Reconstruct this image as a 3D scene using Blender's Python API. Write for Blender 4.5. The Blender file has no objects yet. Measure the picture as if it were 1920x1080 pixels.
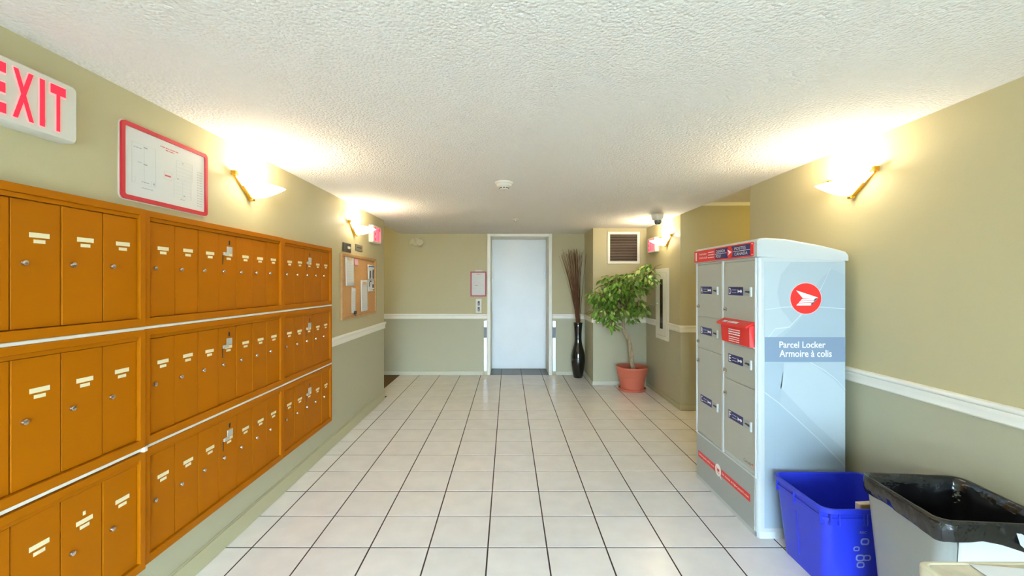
import bpy, bmesh, math, random
from mathutils import Matrix, Vector
random.seed(7)
PI = math.pi
R = math.radians
scene = bpy.context.scene
C = scene.collection

# ------------------------------------------------------------------ camera
cam_d = bpy.data.cameras.new('camera')
cam_d.sensor_width = 36.0
cam_d.lens = 15.34
cam_d.shift_x = 7 / 1920
cam_d.shift_y = -8 / 1920
cam_d.clip_start = 0.02
cam = bpy.data.objects.new('camera', cam_d)
cam.location = (0, 0, 1.45)
cam.rotation_euler = (PI / 2, 0, 0)
C.objects.link(cam)
scene.camera = cam

# ------------------------------------------------------------------ world, daylight, exposure
world = bpy.data.worlds.new('overcast_sky')
scene.world = world
world.use_nodes = True
bg = world.node_tree.nodes['Background']
bg.inputs['Color'].default_value = (0.59, 0.82, 1.04, 1)
bg.inputs['Strength'].default_value = 31.0

vs = scene.view_settings
vs.view_transform = 'Standard'
vs.look = 'None'
vs.gamma = 1.0
vs.use_curve_mapping = False
vs.exposure = 0.57

SCONCE_W = 13.5          # watts of each wall sconce's bulb
SCONCE_COL = (1.0, 0.87, 0.66)
SHADE_EMIT = 9.5
CORRIDOR_W = 9.0
CORRIDOR_COL = (1.0, 0.80, 0.24)

# daylight portal: guides sky light through the glazed entrance behind the camera
pl = bpy.data.lights.new('entrance_daylight_portal', 'AREA')
pl.shape = 'RECTANGLE'
pl.size = 2.9
pl.size_y = 2.05
pl.cycles.is_portal = True
po = bpy.data.objects.new('entrance_daylight_portal', pl)
po.location = (0.2, -3.33, 1.06)
po.rotation_euler = (PI / 2, 0, PI)
C.objects.link(po)

# ------------------------------------------------------------------ materials
def lin(c):
    return tuple(((v / 255) / 12.92 if v / 255 <= 0.04045 else ((v / 255 + 0.055) / 1.055) ** 2.4) for v in c) + (1.0,)

def mat(name, rgb, rough=0.6, metal=0.0, spec=0.5, emit=None, estr=0.0, noise=0.0, nscale=8.0,
        bump=0.0, bscale=60.0, coat=0.0, rnd=0.0):
    m = bpy.data.materials.new(name)
    m.use_nodes = True
    nt = m.node_tree
    b = nt.nodes['Principled BSDF']
    b.inputs['Base Color'].default_value = lin(rgb)
    b.inputs['Roughness'].default_value = rough
    b.inputs['Metallic'].default_value = metal
    b.inputs['Specular IOR Level'].default_value = spec
    b.inputs['Coat Weight'].default_value = coat
    if emit:
        b.inputs['Emission Color'].default_value = lin(emit)
        b.inputs['Emission Strength'].default_value = estr
    tc = None
    if noise or bump:
        tc = nt.nodes.new('ShaderNodeNewGeometry')
    src = None
    if noise:
        n = nt.nodes.new('ShaderNodeTexNoise')
        n.inputs['Scale'].default_value = nscale
        n.inputs['Detail'].default_value = 5
        nt.links.new(tc.outputs['Position'], n.inputs['Vector'])
        mr = nt.nodes.new('ShaderNodeMapRange')
        mr.inputs['From Min'].default_value = 0.3
        mr.inputs['From Max'].default_value = 0.7
        mr.inputs['To Min'].default_value = 1 - noise
        mr.inputs['To Max'].default_value = 1 + noise
        nt.links.new(n.outputs['Fac'], mr.inputs['Value'])
        src = mr.outputs['Result']
    if rnd:
        oi = nt.nodes.new('ShaderNodeObjectInfo')
        mr = nt.nodes.new('ShaderNodeMapRange')
        mr.inputs['To Min'].default_value = 1 - rnd
        mr.inputs['To Max'].default_value = 1 + rnd
        nt.links.new(oi.outputs['Random'], mr.inputs['Value'])
        if src is None:
            src = mr.outputs['Result']
        else:
            mu = nt.nodes.new('ShaderNodeMath')
            mu.operation = 'MULTIPLY'
            nt.links.new(src, mu.inputs[0])
            nt.links.new(mr.outputs['Result'], mu.inputs[1])
            src = mu.outputs[0]
    if src is not None:
        hs = nt.nodes.new('ShaderNodeHueSaturation')
        hs.inputs['Color'].default_value = lin(rgb)
        nt.links.new(src, hs.inputs['Value'])
        nt.links.new(hs.outputs['Color'], b.inputs['Base Color'])
    if bump:
        n = nt.nodes.new('ShaderNodeTexNoise')
        n.inputs['Scale'].default_value = bscale
        n.inputs['Detail'].default_value = 3
        nt.links.new(tc.outputs['Position'], n.inputs['Vector'])
        bp = nt.nodes.new('ShaderNodeBump')
        bp.inputs['Strength'].default_value = bump
        bp.inputs['Distance'].default_value = 0.01
        nt.links.new(n.outputs['Fac'], bp.inputs['Height'])
        nt.links.new(bp.outputs['Normal'], b.inputs['Normal'])
    return m

M = {}
def two_tone_wall():
    m = mat('two_tone_wall_paint', (208, 198, 160), 0.55, spec=0.35, bump=0.06, bscale=140)
    nt = m.node_tree
    b = nt.nodes['Principled BSDF']
    g = nt.nodes.new('ShaderNodeNewGeometry')
    s = nt.nodes.new('ShaderNodeSeparateXYZ')
    nt.links.new(g.outputs['Position'], s.inputs[0])
    gt = nt.nodes.new('ShaderNodeMath')
    gt.operation = 'GREATER_THAN'
    gt.inputs[1].default_value = 0.93
    nt.links.new(s.outputs['Z'], gt.inputs[0])
    mx = nt.nodes.new('ShaderNodeMix')
    mx.data_type = 'RGBA'
    nt.links.new(gt.outputs[0], mx.inputs[0])
    mx.inputs[6].default_value = lin((180, 175, 146))
    mx.inputs[7].default_value = lin((187, 176, 137))
    nt.links.new(mx.outputs[2], b.inputs['Base Color'])
    return m
M['wall'] = two_tone_wall()
M['base_paint'] = mat('beige_baseboard_paint', (184, 178, 142), 0.5)
M['base_cream'] = mat('cream_baseboard_paint', (198, 196, 176), 0.5)
M['trim'] = mat('white_trim_paint', (240, 236, 222), 0.4)
M['door'] = mat('white_door_paint', (240, 243, 242), 0.38, noise=0.02, nscale=3)
M['frame_white'] = mat('white_frame_paint', (232, 230, 215), 0.4)

def ceiling_mat():
    m = mat('textured_ceiling', (236, 231, 223), 0.85, spec=0.2)
    nt = m.node_tree
    b = nt.nodes['Principled BSDF']
    g = nt.nodes.new('ShaderNodeNewGeometry')
    v = nt.nodes.new('ShaderNodeTexVoronoi')
    v.inputs['Scale'].default_value = 85
    n = nt.nodes.new('ShaderNodeTexNoise')
    n.inputs['Scale'].default_value = 70
    n.inputs['Detail'].default_value = 4
    nt.links.new(g.outputs['Position'], v.inputs['Vector'])
    nt.links.new(g.outputs['Position'], n.inputs['Vector'])
    a = nt.nodes.new('ShaderNodeMath')
    a.operation = 'SUBTRACT'
    nt.links.new(n.outputs['Fac'], a.inputs[0])
    nt.links.new(v.outputs['Distance'], a.inputs[1])
    bp = nt.nodes.new('ShaderNodeBump')
    bp.inputs['Strength'].default_value = 0.55
    bp.inputs['Distance'].default_value = 0.012
    nt.links.new(a.outputs[0], bp.inputs['Height'])
    nt.links.new(bp.outputs['Normal'], b.inputs['Normal'])
    return m
M['ceiling'] = ceiling_mat()
M['grout'] = mat('dark_grout', (58, 42, 42), 0.9, noise=0.1, nscale=30)
M['tile'] = mat('glazed_floor_tile', (237, 233, 229), 0.2, spec=0.5, noise=0.045, nscale=7, bump=0.03, bscale=12, rnd=0.02)
M['slate'] = mat('slate_blue_tile', (104, 112, 118), 0.35, noise=0.08, nscale=9)
M['carpet'] = mat('brown_carpet', (96, 78, 50), 0.95, noise=0.15, nscale=120)
M['ochre'] = mat('ochre_mailbox_enamel', (172, 98, 0), 0.5, spec=0.10, rnd=0.02)
M['ochre_dark'] = mat('shaded_ochre_back_steel', (70, 38, 6), 0.6)  # mailbox ochre darkened: paints the shade in the gaps between the doors
M['chrome'] = mat('polished_chrome', (205, 203, 198), 0.2, metal=1.0)
M['steel'] = mat('brushed_steel', (178, 182, 186), 0.34, metal=1.0)
M['black'] = mat('black_plastic', (22, 21, 22), 0.45)
M['card'] = mat('cream_card_label', (238, 222, 176), 0.6)
M['tape'] = mat('silver_plate', (196, 194, 184), 0.4, metal=0.3)
M['white_plastic'] = mat('white_plastic', (216, 211, 196), 0.4)
M['beige_plastic'] = mat('beige_plastic', (214, 206, 172), 0.45)
M['paper'] = mat('white_paper', (218, 217, 211), 0.7)
M['paper_cool'] = mat('white_copy_paper', (228, 230, 232), 0.7)
M['pink'] = mat('pink_paper', (232, 170, 178), 0.7)
M['ink'] = mat('grey_ink', (172, 172, 172), 0.8)
M['ink_light'] = mat('pale_ink', (205, 205, 203), 0.8)
M['ink_dark'] = mat('dark_ink', (70, 70, 74), 0.8)
M['ink_red'] = mat('red_ink', (214, 96, 96), 0.8)
M['ink_gold'] = mat('gold_ink', (214, 186, 130), 0.8)
M['ink_blue'] = mat('blue_ink', (52, 92, 160), 0.7)
M['red_frame'] = mat('red_lacquer_frame', (196, 30, 44), 0.35)
M['red_dark'] = mat('dark_red_frame', (160, 26, 34), 0.4)
M['wood'] = mat('oak_frame', (176, 134, 82), 0.5, noise=0.12, nscale=25)
M['cork'] = mat('cork', (200, 150, 92), 0.9, noise=0.08, nscale=90)
M['brass'] = mat('polished_brass', (226, 180, 74), 0.22, metal=1.0)
M['shade'] = mat('lit_frosted_glass', (255, 248, 232), 0.4, emit=(255, 240, 206), estr=SHADE_EMIT)
M['exit_red'] = mat('lit_red_letters', (220, 20, 40), 0.5, emit=(255, 28, 58), estr=0.85)
M['exit_glow'] = mat('lit_pink_edge', (255, 170, 170), 0.5, emit=(255, 150, 150), estr=0.5)
M['exit_pink'] = mat('lit_pink_panel', (250, 130, 140), 0.5, emit=(255, 118, 140), estr=0.85)
M['corridor_lamp'] = mat('lit_corridor_diffuser', (255, 240, 190), 0.5, emit=(255, 222, 140), estr=5)
M['grille_dark'] = mat('dark_duct', (24, 20, 19), 0.9)
M['grille_slat'] = mat('tan_grille_slat', (112, 98, 88), 0.6)
M['dark_glass'] = mat('dark_cabinet_glass', (52, 46, 42), 0.12)
M['terracotta'] = mat('terracotta_plastic', (204, 108, 82), 0.55, noise=0.03, nscale=12)
M['soil'] = mat('potting_soil', (62, 46, 34), 0.95, noise=0.3, nscale=60)
M['trunk'] = mat('ficus_bark', (176, 160, 128), 0.8, noise=0.15, nscale=40)
M['stem'] = mat('ficus_twig', (112, 92, 58), 0.8)
M['leaf'] = mat('ficus_leaf', (108, 150, 50), 0.34, rnd=0.3)
M['leaf_b'] = mat('ficus_leaf_varied', (106, 148, 50), 0.36, noise=0.3, nscale=9)
M['leaf_c'] = mat('ficus_leaf_pale', (178, 192, 110), 0.4, rnd=0.2)
M['twig'] = mat('dried_brown_twig', (104, 68, 44), 0.8, rnd=0.3)
M['vase'] = mat('glossy_black_lacquer', (14, 15, 14), 0.08, coat=0.5)
M['lk_body'] = mat('pale_grey_locker_enamel', (192, 197, 195), 0.32)
M['lk_door'] = mat('warm_grey_locker_door', (178, 178, 166), 0.4)
M['lk_edge'] = mat('white_locker_mullion', (208, 213, 212), 0.35)
M['lk_kick'] = mat('grey_kick_panel', (164, 168, 164), 0.4)
M['lk_print'] = mat('side_print_blue_grey', (168, 181, 186), 0.35)
M['lk_print_l'] = mat('side_print_light', (178, 190, 193), 0.35)
M['lk_print_m'] = mat('side_print_mid', (161, 176, 184), 0.35)
M['lk_line'] = mat('side_print_line', (196, 206, 209), 0.35)
M['lk_band'] = mat('side_print_band', (124, 142, 162), 0.4)
M['cp_red'] = mat('signal_red_print', (228, 42, 36), 0.4)
M['bin_red'] = mat('red_plastic', (226, 36, 32), 0.35)
M['navy'] = mat('navy_print', (36, 38, 104), 0.4)
M['white_print'] = mat('white_print', (246, 246, 246), 0.5)
M['blue_bin'] = mat('blue_plastic', (42, 58, 206), 0.3)
M['blue_print'] = mat('pale_print_on_blue', (150, 160, 214), 0.5)
M['can'] = mat('grey_plastic', (158, 160, 154), 0.5)
M['liner'] = mat('black_liner_film', (22, 23, 26), 0.14, spec=0.7, bump=0.9, bscale=15)
M['laminate'] = mat('stone_laminate', (206, 196, 172), 0.35, noise=0.14, nscale=24)
M['lam_edge'] = mat('cream_laminate_edge', (216, 208, 180), 0.35)
M['mdf'] = mat('cream_table_leg', (200, 190, 160), 0.5)
M['food_box'] = mat('printed_cardboard', (224, 206, 180), 0.6, noise=0.06, nscale=40)
M['alu'] = mat('dark_aluminium', (90, 92, 94), 0.4, metal=0.8)

def glass_mat():
    m = bpy.data.materials.new('clear_door_glass')
    m.use_nodes = True
    nt = m.node_tree
    nt.nodes.clear()
    o = nt.nodes.new('ShaderNodeOutputMaterial')
    t = nt.nodes.new('ShaderNodeBsdfTransparent')
    g = nt.nodes.new('ShaderNodeBsdfGlossy')
    g.inputs['Roughness'].default_value = 0.02
    x = nt.nodes.new('ShaderNodeMixShader')
    x.inputs[0].default_value = 0.06
    nt.links.new(t.outputs[0], x.inputs[1])
    nt.links.new(g.outputs[0], x.inputs[2])
    nt.links.new(x.outputs[0], o.inputs[0])
    return m
M['glass'] = glass_mat()

# ------------------------------------------------------------------ mesh helpers
class MB:
    def __init__(self, xf=None):
        self.v, self.f, self.xf = [], [], xf
    def add(self, vs_, fs, m=None):
        o = len(self.v)
        for p in vs_:
            p = Vector(p)
            if m is not None:
                p = m @ p
            if self.xf is not None:
                p = self.xf @ p
            self.v.append(tuple(p))
        self.f += [tuple(i + o for i in q) for q in fs]
        return self
    def box(self, x0, x1, y0, y1, z0, z1, m=None):
        vs_ = [(x, y, z) for x in (x0, x1) for y in (y0, y1) for z in (z0, z1)]
        return self.add(vs_, [(0, 1, 3, 2), (4, 6, 7, 5), (0, 4, 5, 1), (2, 3, 7, 6), (0, 2, 6, 4), (1, 5, 7, 3)], m)
    def bbox(self, x0, x1, y0, y1, z0, z1, b=0.003, seg=2, m=None):
        bm = bmesh.new()
        bmesh.ops.create_cube(bm, size=1)
        for v in bm.verts:
            v.co = Vector(((x0 + x1) / 2 + v.co.x * (x1 - x0), (y0 + y1) / 2 + v.co.y * (y1 - y0), (z0 + z1) / 2 + v.co.z * (z1 - z0)))
        bmesh.ops.bevel(bm, geom=bm.edges[:], offset=b, segments=seg, affect='EDGES', clamp_overlap=True, profile=0.5)
        return self.addbm(bm, m)
    def addbm(self, bm, m=None):
        bm.verts.index_update()
        vs_ = [v.co.copy() for v in bm.verts]
        fs = [tuple(v.index for v in f.verts) for f in bm.faces]
        bm.free()
        return self.add(vs_, fs, m)
    def prism(self, poly, d0, d1, m=None):
        """poly in local (x,z), extruded along y from d0 to d1 (d0 nearer the viewer)."""
        n = len(poly)
        vs_ = [(x, d0, z) for x, z in poly] + [(x, d1, z) for x, z in poly]
        fs = [tuple(range(n)), tuple(range(2 * n - 1, n - 1, -1))]
        fs += [(i, i + n, (i + 1) % n + n, (i + 1) % n) for i in range(n)]
        return self.add(vs_, fs, m)
    def lathe(self, prof, seg=32, m=None, cap0=True, cap1=True):
        vs_, fs = [], []
        for r, z in prof:
            for k in range(seg):
                a = 2 * PI * k / seg
                vs_.append((r * math.cos(a), r * math.sin(a), z))
        for i in range(len(prof) - 1):
            for k in range(seg):
                a, b = i * seg + k, i * seg + (k + 1) % seg
                fs.append((a, b, b + seg, a + seg))
        if cap0:
            fs.append(tuple(range(seg - 1, -1, -1)))
        if cap1:
            o = (len(prof) - 1) * seg
            fs.append(tuple(range(o, o + seg)))
        return self.add(vs_, fs, m)
    def cyl(self, c, r, y0, y1, seg=20, m=None):
        """cylinder along y (out of a wall), centre c=(x,z)"""
        poly = [(c[0] + r * math.cos(2 * PI * k / seg), c[1] + r * math.sin(2 * PI * k / seg)) for k in range(seg)]
        return self.prism(poly, y0, y1, m)
    def tube(self, pts, rad, seg=8, m=None):
        pts = [Vector(p) for p in pts]
        if not hasattr(rad, '__len__'):
            rad = [rad] * len(pts)
        vs_, fs = [], []
        n = len(pts)
        up = Vector((0.31, 0.17, 0.93))
        for i, p in enumerate(pts):
            t = (pts[min(i + 1, n - 1)] - pts[max(i - 1, 0)]).normalized()
            a = t.cross(up)
            if a.length < 1e-3:
                a = t.cross(Vector((1, 0, 0)))
            a.normalize()
            b = t.cross(a).normalized()
            for k in range(seg):
                q = 2 * PI * k / seg
                vs_.append(p + (a * math.cos(q) + b * math.sin(q)) * rad[i])
        for i in range(n - 1):
            for k in range(seg):
                u, w = i * seg + k, i * seg + (k + 1) % seg
                fs.append((u, w, w + seg, u + seg))
        fs.append(tuple(range(seg - 1, -1, -1)))
        fs.append(tuple(range((n - 1) * seg, n * seg)))
        return self.add(vs_, fs, m)
    def mesh(self, name, smooth=None):
        me = bpy.data.meshes.new(name)
        me.from_pydata(self.v, [], self.f)
        bm = bmesh.new()
        bm.from_mesh(me)
        bmesh.ops.recalc_face_normals(bm, faces=bm.faces[:])
        bm.to_mesh(me)
        bm.free()
        if smooth is not None:
            me.shade_smooth()
            me.set_sharp_from_angle(angle=R(smooth))
        return me
    def build(self, name, material, parent=None, smooth=None, loc=None):
        me = self.mesh(name, smooth)
        me.materials.append(M[material] if isinstance(material, str) else material)
        return link(name, me, parent, loc)

def link(name, data, parent=None, loc=None):
    o = bpy.data.objects.new(name, data)
    C.objects.link(o)
    if parent is not None:
        o.parent = parent
    if loc is not None:
        o.location = loc
    return o
def tag(o, label=None, cat=None, group=None, kind=None):
    if label: o['label'] = label
    if cat: o['category'] = cat
    if group: o['group'] = group
    if kind: o['kind'] = kind
    return o
def thing(name, label, cat, loc=(0, 0, 0), rz=0.0, group=None):
    o = link(name, None, None, loc)
    o.empty_display_size = 0.05
    o.rotation_euler = (0, 0, rz)
    return tag(o, label, cat, group)
def struct(name, mb, material, label, cat):
    return tag(mb.build(name, material), label, cat, None, 'structure')
def copy_tree(o, parent=None):
    c = o.copy()
    C.objects.link(c)
    c.parent = parent
    for ch in list(o.children):
        copy_tree(ch, c)
    return c
def rrect(w, h, r, n=6, cx=0.0, cz=0.0):
    pts = []
    for (sx, sz, a0) in ((1, 1, 0), (-1, 1, 90), (-1, -1, 180), (1, -1, 270)):
        for k in range(n + 1):
            a = R(a0 + 90 * k / n)
            pts.append((cx + sx * (w / 2 - r) + r * math.cos(a), cz + sz * (h / 2 - r) + r * math.sin(a)))
    return pts
def frame_ring(mb, outer, inner, y0, y1):
    """rectangular/rounded ring between two loops with the same point count, in the local x-z plane"""
    n = len(outer)
    vs_ = [(x, y0, z) for x, z in outer] + [(x, y0, z) for x, z in inner] + [(x, y1, z) for x, z in outer] + [(x, y1, z) for x, z in inner]
    fs = []
    for i in range(n):
        j = (i + 1) % n
        fs += [(i, j, n + j, n + i), (2 * n + i, 3 * n + i, 3 * n + j, 2 * n + j), (i, 2 * n + i, 2 * n + j, j), (n + i, n + j, 3 * n + j, 3 * n + i)]
    mb.add(vs_, fs)
def text_verts(body, w=None, h=None, bold=0.0, spacing=1.0, line=1.0):
    cu = bpy.data.curves.new('lettering', 'FONT')
    cu.body = body
    cu.size = 1.0
    cu.offset = bold
    cu.space_character = spacing
    cu.space_line = line
    cu.resolution_u = 3
    cu.extrude = 0.0
    ob = bpy.data.objects.new('lettering_source', cu)
    C.objects.link(ob)
    dg = bpy.context.evaluated_depsgraph_get()
    me = bpy.data.meshes.new_from_object(ob.evaluated_get(dg))
    bpy.data.objects.remove(ob)
    bpy.data.curves.remove(cu)
    vs_ = [v.co.copy() for v in me.vertices]
    fs = [tuple(p.vertices) for p in me.polygons]
    bpy.data.meshes.remove(me)
    x0, x1 = min(v.x for v in vs_), max(v.x for v in vs_)
    y0, y1 = min(v.y for v in vs_), max(v.y for v in vs_)
    sy = (h / (y1 - y0)) if h else None
    sx = (w / (x1 - x0)) if w else None
    if sx is None: sx = sy
    if sy is None: sy = sx
    return [((v.x - x0) * sx, 0.0, (v.y - y0) * sy) for v in vs_], fs
def put_text(mb, body, x, z, y, w=None, h=None, bold=0.0, **k):
    """lower-left corner of the lettering at local (x, z), lying on plane y, facing -y"""
    vs_, fs = text_verts(body, w, h, bold, **k)
    return mb.add(vs_, fs, Matrix.Translation((x, y, z)))
def scribble(mb, x0, x1, z, hgt, y, rng, gap=0.35):
    """a line of unreadable small print: short dashes"""
    x = x0
    while x < x1:
        w = min(rng.uniform(1.5, 5.0) * hgt, x1 - x)
        mb.add([(x, y, z), (x + w, y, z), (x + w, y, z + hgt), (x, y, z + hgt)], [(0, 1, 2, 3)])
        x += w + hgt * gap * 2
LW, RW = PI / 2, -PI / 2      # rotations for things on the left and on the right wall

# ------------------------------------------------------------------ the room
XL, XR, YB, ZC, YF = -1.564, 1.975, 6.936, 2.245, -3.2
XA, YA = 1.212, 6.235          # the built-out corner with the vent
YR0, YR1 = 3.564, 5.005        # right corridor opening
YL0 = 5.49                     # left corridor begins
CL, CR, ZH = -3.6, 3.7, 2.38

# floor: grout bed with single tiles
fl = MB()
fl.box(XL, XR, YF, YB, -0.08, -0.0012)
fl.box(XR, CR, YR0, YR1, -0.08, -0.0012)
fl.box(-1.72, XL, YL0, YB, -0.08, -0.0012)
floor = struct('floor', fl, 'grout', 'floor of square cream ceramic tiles with dark brown grout', 'floor')
P, G, X0T, Y0T = 0.3244, 0.0040, -0.112, 2.399
tile_cache = {}
def tile_mesh(w, d):
    k = (round(w, 3), round(d, 3))
    if k not in tile_cache:
        mb = MB()
        b = 0.0008
        vs_ = [(0, 0, -0.006), (w, 0, -0.006), (w, d, -0.006), (0, d, -0.006), (0, 0, -b), (w, 0, -b), (w, d, -b), (0, d, -b),
               (b, b, 0), (w - b, b, 0), (w - b, d - b, 0), (b, d - b, 0)]
        fs = [(3, 2, 1, 0), (8, 9, 10, 11)] + [(i, (i + 1) % 4, 4 + (i + 1) % 4, 4 + i) for i in range(4)] + [(4 + i, 4 + (i + 1) % 4, 8 + (i + 1) % 4, 8 + i) for i in range(4)]
        mb.add(vs_, fs)
        me = mb.mesh('tile')
        me.materials.append(M['tile'])
        tile_cache[k] = me
    return tile_cache[k]
def region_of(xm, ym):
    if YR0 - .01 <= ym <= YR1 and xm > XR: return (XR, CR - 0.9, YR0, YR1)
    return None
near_tiles = MB()
def lay(x0, x1, y0, y1):
    if x1 - x0 < 0.02 or y1 - y0 < 0.02: return
    if y1 < 1.15:
        near_tiles.box(x0, x1, y0, y1, -0.006, 0.0)
    else:
        link('tile', tile_mesh(x1 - x0, y1 - y0), floor, (x0, y0, 0))
for i in range(-6, 14):
    for j in range(-18, 15):
        x0, x1 = X0T + i * P + G, X0T + (i + 1) * P - G
        y0, y1 = Y0T + j * P + G, Y0T + (j + 1) * P - G
        y1c = min(y1, YB)
        if y0 >= YB - .01: continue
        # main lobby strip
        a0, a1 = max(x0, XL), min(x1, XR)
        b0 = max(y0, YF)
        ym = (y0 + y1) / 2
        if ym > YA and a1 > XA: a1 = min(a1, XA)
        if ym > YL0: a0 = max(x0, -1.72)
        if YR0 < ym < YR1: a1 = min(x1, 2.95)
        if a1 > a0 and y1c > b0: lay(a0, a1, b0, y1c)
tag(near_tiles.build('tile_field', 'tile', floor), kind='stuff')
sl = MB().box(-0.40, 0.76, YB, 7.52, -0.08, -0.0012)
struct('floor_lift_threshold', sl, 'grout', 'grout bed of the dark tiled threshold before the white door', 'floor')
for k, (a, b) in enumerate(((-0.285, -0.115), (-0.109, 0.209), (0.215, 0.533), (0.539, 0.645))):
    o = MB().bbox(a, b, YB + .004, 7.46, -0.006, 0.0, 0.0008, 1).build('tile', 'slate', bpy.data.objects['floor_lift_threshold'])
cp = MB().box(CL, -1.72, YL0, YB, -0.08, 0.004)
struct('floor_left_corridor', cp, 'carpet', 'dark brown carpet of the corridor on the left', 'floor')

w = MB().box(XL - .12, XL, YF, YL0, -.05, 2.5)
w.box(CL, XL - .12, YL0 - .12, YL0, -.05, 2.5)
struct('wall_left', w, 'wall', 'beige painted wall that carries the mailboxes', 'wall')
w = MB().box(CL, -0.285, YB, YB + .12, -.05, 2.5).box(0.645, XA, YB, YB + .12, -.05, 2.5).box(-0.285, 0.645, YB, 7.55, 2.225, 2.5)
w.box(-0.405, -0.285, YB + .12, 7.55, -.05, 2.5).box(0.645, 0.765, YB + .12, 7.55, -.05, 2.5).box(-0.405, 0.765, 7.55, 7.65, -.05, 2.5)
struct('wall_back', w, 'wall', 'beige end wall around the white door', 'wall')
w = MB().box(XA, XR + .12, YA, YB + .12, -.05, 2.5)
struct('wall_vent_corner', w, 'wall', 'beige built-out wall corner carrying the dark vent grille', 'wall')
w = MB().box(XR, XR + .12, YR1, YA, -.05, 2.5).box(XR + .12, CR, YR1, YR1 + .12, -.05, 2.5)
struct('wall_right_rear', w, 'wall', 'beige wall with the fire cabinet and its corner to the side corridor', 'wall')
w = MB().box(XR, XR + .12, YF, YR0, -.05, 2.5).box(XR + .12, CR, YR0 - .12, YR0, -.05, 2.5).box(CR, CR + .1, YR0 - .12, YR1 + .12, -.05, 2.5)
struct('wall_right', w, 'wall', 'beige wall behind the parcel locker', 'wall')
w = MB().box(CL - .1, CL, YL0 - .12, YB + .12, -.05, 2.5)
struct('wall_left_corridor_end', w, 'wall', 'end wall of the left corridor', 'wall')
w = MB().box(XL - .12, -1.30, YF - .12, YF, -.05, 2.5).box(1.70, XR + .12, YF - .12, YF, -.05, 2.5).box(-1.30, 1.70, YF - .12, YF, 2.12, 2.5)
struct('wall_front', w, 'wall', 'beige wall around the glazed street entrance', 'wall')
c_ = MB().box(XL, XR, YF, YB, ZC, 2.5).box(-1.72, XL, YL0, YB, ZC, 2.5)
struct('ceiling', c_, 'ceiling', 'white ceiling with sprayed stipple texture', 'ceiling')
c_ = MB().box(XR, CR, YR0, YR1, ZH, 2.5).box(CL, -1.72, YL0, YB, ZH, 2.5)
struct('ceiling_corridor', c_, 'ceiling', 'higher white ceiling of the side corridors', 'ceiling')

# glazed entrance behind the camera
d = thing('door_2', 'glazed street entrance with dark aluminium frame', 'door', (0.2, YF - .06, 0))
d['kind'] = 'structure'
MB().box(-1.5, -1.44, -.04, .04, 0, 2.12).box(1.44, 1.5, -.04, .04, 0, 2.12).box(-1.44, 1.44, -.04, .04, 2.06, 2.12).box(-1.44, 1.44, -.04, .04, 0, .1)\
    .box(-.5, -.44, -.04, .04, .1, 2.06).box(.5, .56, -.04, .04, .1, 2.06).build('frame', 'alu', d)
for a, b in ((-1.44, -.5), (-.44, .5), (.56, 1.44)):
    MB().box(a, b, -.004, .004, .1, 2.06).build('pane', 'glass', d)
g = MB().box(-40, 40, -60, YF - .12, -.1, -.02)
struct('ground_outside', g, mat('pale_concrete', (120, 118, 114), 0.9, noise=0.06), 'pale concrete walk outside the entrance', 'pavement')

# baseboards
def base(name, boxes, material, label):
    mb = MB()
    for b in boxes:
        mb.box(*b)
    o = struct(name, mb, material, label, 'baseboard')
    md = o.modifiers.new('bevel', 'BEVEL')
    md.width, md.segments = 0.004, 2
base('baseboard_left', [(XL, XL + .014, YF, YL0, 0, .098), (XL, XL + .008, YF, YL0, .098, .106)], 'base_paint', 'beige painted baseboard under the mailboxes')
base('baseboard_back', [(CL, -0.40, YB - .012, YB, 0.0, .06), (.755, XA, YB - .012, YB, 0, .06), (XA - .012, XA, YA, YB - .012, 0, .06), (XA - .012, XR, YA - .012, YA, 0, .06)], 'base_cream', 'low cream baseboard along the end wall and vent corner')
base('baseboard_right_rear', [(XR - .012, XR, YR1 - .012, YA - .012, 0, .06), (XR, CR, YR1 - .012, YR1, 0, .06)], 'base_paint', 'low beige baseboard below the fire cabinet')
base('baseboard_right', [(XR - .012, XR, YF, YR0, 0, .09)], 'base_paint', 'beige baseboard behind the parcel locker')

# chair rails
PROF = [(0, .892), (.012, .892), (.015, .898), (.011, .906), (.013, .925), (.016, .938), (.013, .943), (.022, .948), (.026, .956), (.024, .966), (.016, .970), (0, .970)]
trim_n = [0]
def rail(p0, p1, nrm, label):
    trim_n[0] += 1
    mb = MB()
    n = len(PROF)
    vs_ = []
    for p in (p0, p1):
        for o_, z in PROF:
            vs_.append((p[0] + nrm[0] * o_, p[1] + nrm[1] * o_, z))
    fs = [(i, (i + 1) % n, (i + 1) % n + n, i + n) for i in range(n)] + [tuple(range(n)), tuple(range(2 * n - 1, n - 1, -1))]
    mb.add(vs_, fs)
    o = struct('trim_%d' % trim_n[0], mb, 'trim', label, 'chair rail')
    o.data.shade_smooth()
    o.data.set_sharp_from_angle(angle=R(50))
rail((XL, 3.815), (XL, YL0 + .015), (1, 0), 'white moulded chair rail below the cork board')
rail((CL, YB), (-.335, YB), (0, -1), 'white chair rail below the lift call plate')
rail((.70, YB), (XA, YB), (0, -1), 'short white chair rail behind the twig vase')
rail((XA, YA), (XA, YB), (-1, 0), 'short white chair rail on the side of the vent corner')
rail((XA - .02, YA), (XR, YA), (0, -1), 'white chair rail behind the potted fig')
rail((XR, YR1 - .02), (XR, 5.345), (-1, 0), 'white chair rail between fire cabinet and corridor corner')
rail((XR, 5.80), (XR, YA), (-1, 0), 'white chair rail between fire cabinet and vent corner')
rail((XR, YR1), (CR, YR1), (0, -1), 'white chair rail on the far wall of the yellow corridor')
rail((XR, YF), (XR, YR0 + .015), (-1, 0), 'white moulded chair rail beside the parcel locker')
cr = MB().box(XR, CR, YR1 - .03, YR1, ZH - .012, ZH).box(XR, CR, YR1 - .016, YR1, ZH - .035, ZH - .012)
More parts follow.
